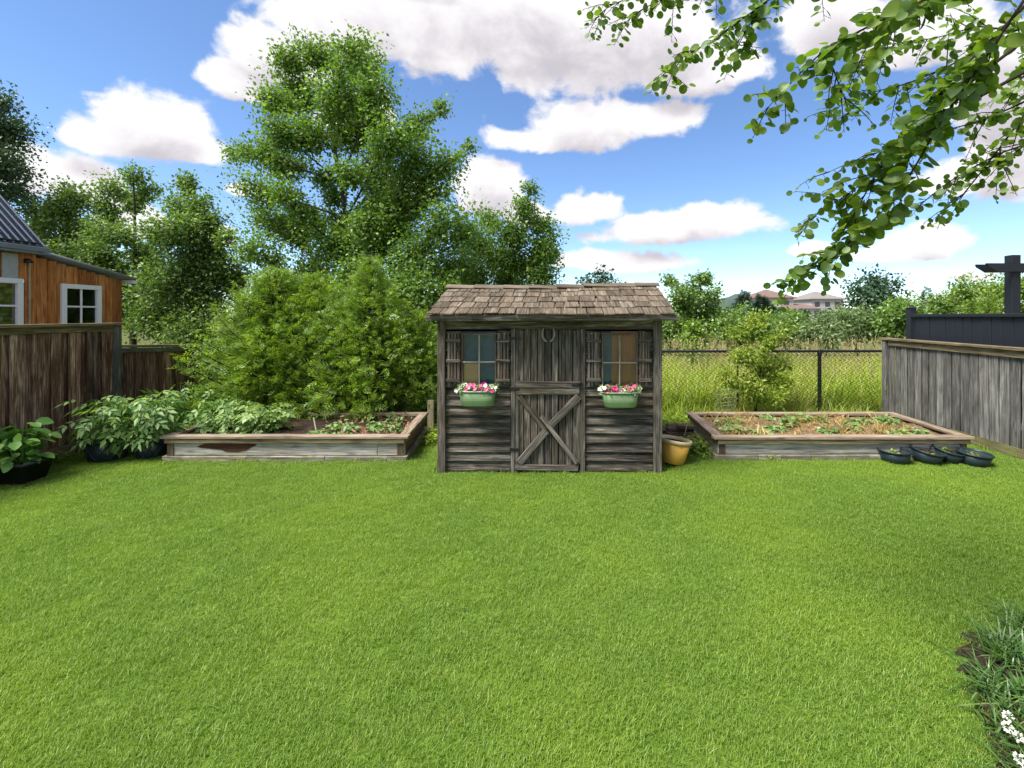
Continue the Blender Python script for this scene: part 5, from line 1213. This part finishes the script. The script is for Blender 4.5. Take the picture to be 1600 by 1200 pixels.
for (pp, lsz, dens_) in BR:
    P = [kp(*p) for p in pp]
    if pp[0][0] >= 1300:
        tw.append((bez(limb0 + Vector((0, 0, RD.uniform(-.5, .6))), (limb0 + P[0]) / 2 + Vector((0, 0, .25)), P[0], 6), [.011, .010, .009, .008, .007, .006]))
    # smooth polyline
    A = np.array([tuple(p) for p in P]); n = len(A); t = np.linspace(0, n - 1, n * 5)
    Q = np.stack([np.interp(t, np.arange(n), A[:, k]) for k in range(3)], 1)
    for _ in range(2): Q[1:-1] = (Q[:-2] + 2 * Q[1:-1] + Q[2:]) / 4
    tw.append((list(Q), list(np.linspace(.006 if n > 4 else .003, .0012, len(Q)))))
    seg = np.linalg.norm(np.diff(Q, axis=0), axis=1); L = seg.sum(); cum = np.concatenate([[0], np.cumsum(seg)])
    def along(s): return np.array([np.interp(s, cum, Q[:, k]) for k in range(3)])
    # side twigs
    nt_ = int(L * 14); starts = [(Q, cum, L, 1.0, True)]
    for j in range(nt_):
        s = L * (.18 + .78 * (j + RD.random()) / nt_); p = along(s); dr = along(min(L, s + .05)) - along(max(0, s - .05)); dr /= np.linalg.norm(dr)
        d = dr * .7 + rng.normal(size=3) * .75 + np.array([-.25, 0, -.42]); d /= np.linalg.norm(d); l = RD.uniform(.09, .30) * (1 - .4 * s / L)
        pts = [p, p + d * l * .5, p + d * l + np.array([0, 0, -.12 * l])]; tw.append((pts, [.003, .002, .001]))
        q = np.array(pts); sg = np.linalg.norm(np.diff(q, axis=0), axis=1); starts.append((q, np.concatenate([[0], np.cumsum(sg)]), sg.sum(), .85, False))
    for (q, cm, l, f, main) in starts:
        m = int(l * dens_ * (.55 if main else .9)) + 1
        for j in range(m):
            s = l * ((j + .5) / m) if not main else l * (.12 + .88 * (j + RD.random()) / m)
            p = np.array([np.interp(s, cm, q[:, k]) for k in range(3)]); side = 1 if j % 2 else -1
            nr = np.array([RD.uniform(-.5, .5), RD.uniform(-1.0, .3), RD.uniform(-.2, .9)])
            d = np.array([side * RD.uniform(.2, 1.0), RD.uniform(-.5, .5), RD.uniform(-1.0, .25)])
            pet = d / np.linalg.norm(d) * .018
            tail = 1 - .5 * (s / l) ** 3 if not main else 1 - .55 * (s / l) ** 4
            LP.append(p + pet); LD.append(d); LN.append(nr); LS.append((.060 * lsz * f) * tail * RD.uniform(.7, 1.2)); tw.append(([p, p + pet], [.0011, .0009]))
put('branches', tubes_mesh('branches', tw, M_TWIG, 5), KT)
LP, LD, LN, LS = map(np.array, (LP, LD, LN, LS))
px_ = PX + FPX * LP[:, 0] / LP[:, 1]; py_ = PY - FPX * (LP[:, 2] - EYE) / LP[:, 1]
vis = (px_ < 1610) & (py_ > -10); big = np.where(vis, LS / LP[:, 1], 0); order = np.argsort(-big)
own = set(order[:300].tolist()); rest = [i for i in range(len(LP)) if i not in own]
lmes = [mk_mesh('leaf', *round_leaf(a, b, t), F_KAT, True) for a, b, t in ((.10, .12, .07), (.35, .25, .09), (.22, .45, .06), (-.15, .30, .10), (.5, .05, .08))]
def kat_variant(i):
    m, q, o = None, None, None
for i in own:
    x = Vector(LD[i]).normalized(); z = Vector(LN[i]); z = (z - x * z.dot(x)).normalized(); y = z.cross(x)
    Mx = Matrix((x, y, z)).transposed().to_4x4() @ Matrix.Scale(float(LS[i]), 4); Mx.translation = Vector(LP[i]); put('leaf', lmes[i % 5], KT, Mx)
# the rest of the crown, small leaves and the part of the tree outside the picture
m = 250; c = rng.normal(size=(m, 3)) * np.array([.5, .45, .8]) + np.array([3.3, 1.2, 4.2]); d = rdir(m)
LPr = np.concatenate([LP[rest], c]); LDr = np.concatenate([LD[rest], d]); LNr = np.concatenate([LN[rest], rdir(m) + np.array([0, 0, .8])]); LSr = np.concatenate([LS[rest], rng.uniform(.05, .08, m)])
put('crown', leaf_mesh('crown', LPr, LDr, LNr, LSr, RL, F_KAT, False), KT, None, 'stuff')
print('leaves on branches', len(LP), 'objects', len(bpy.data.objects))
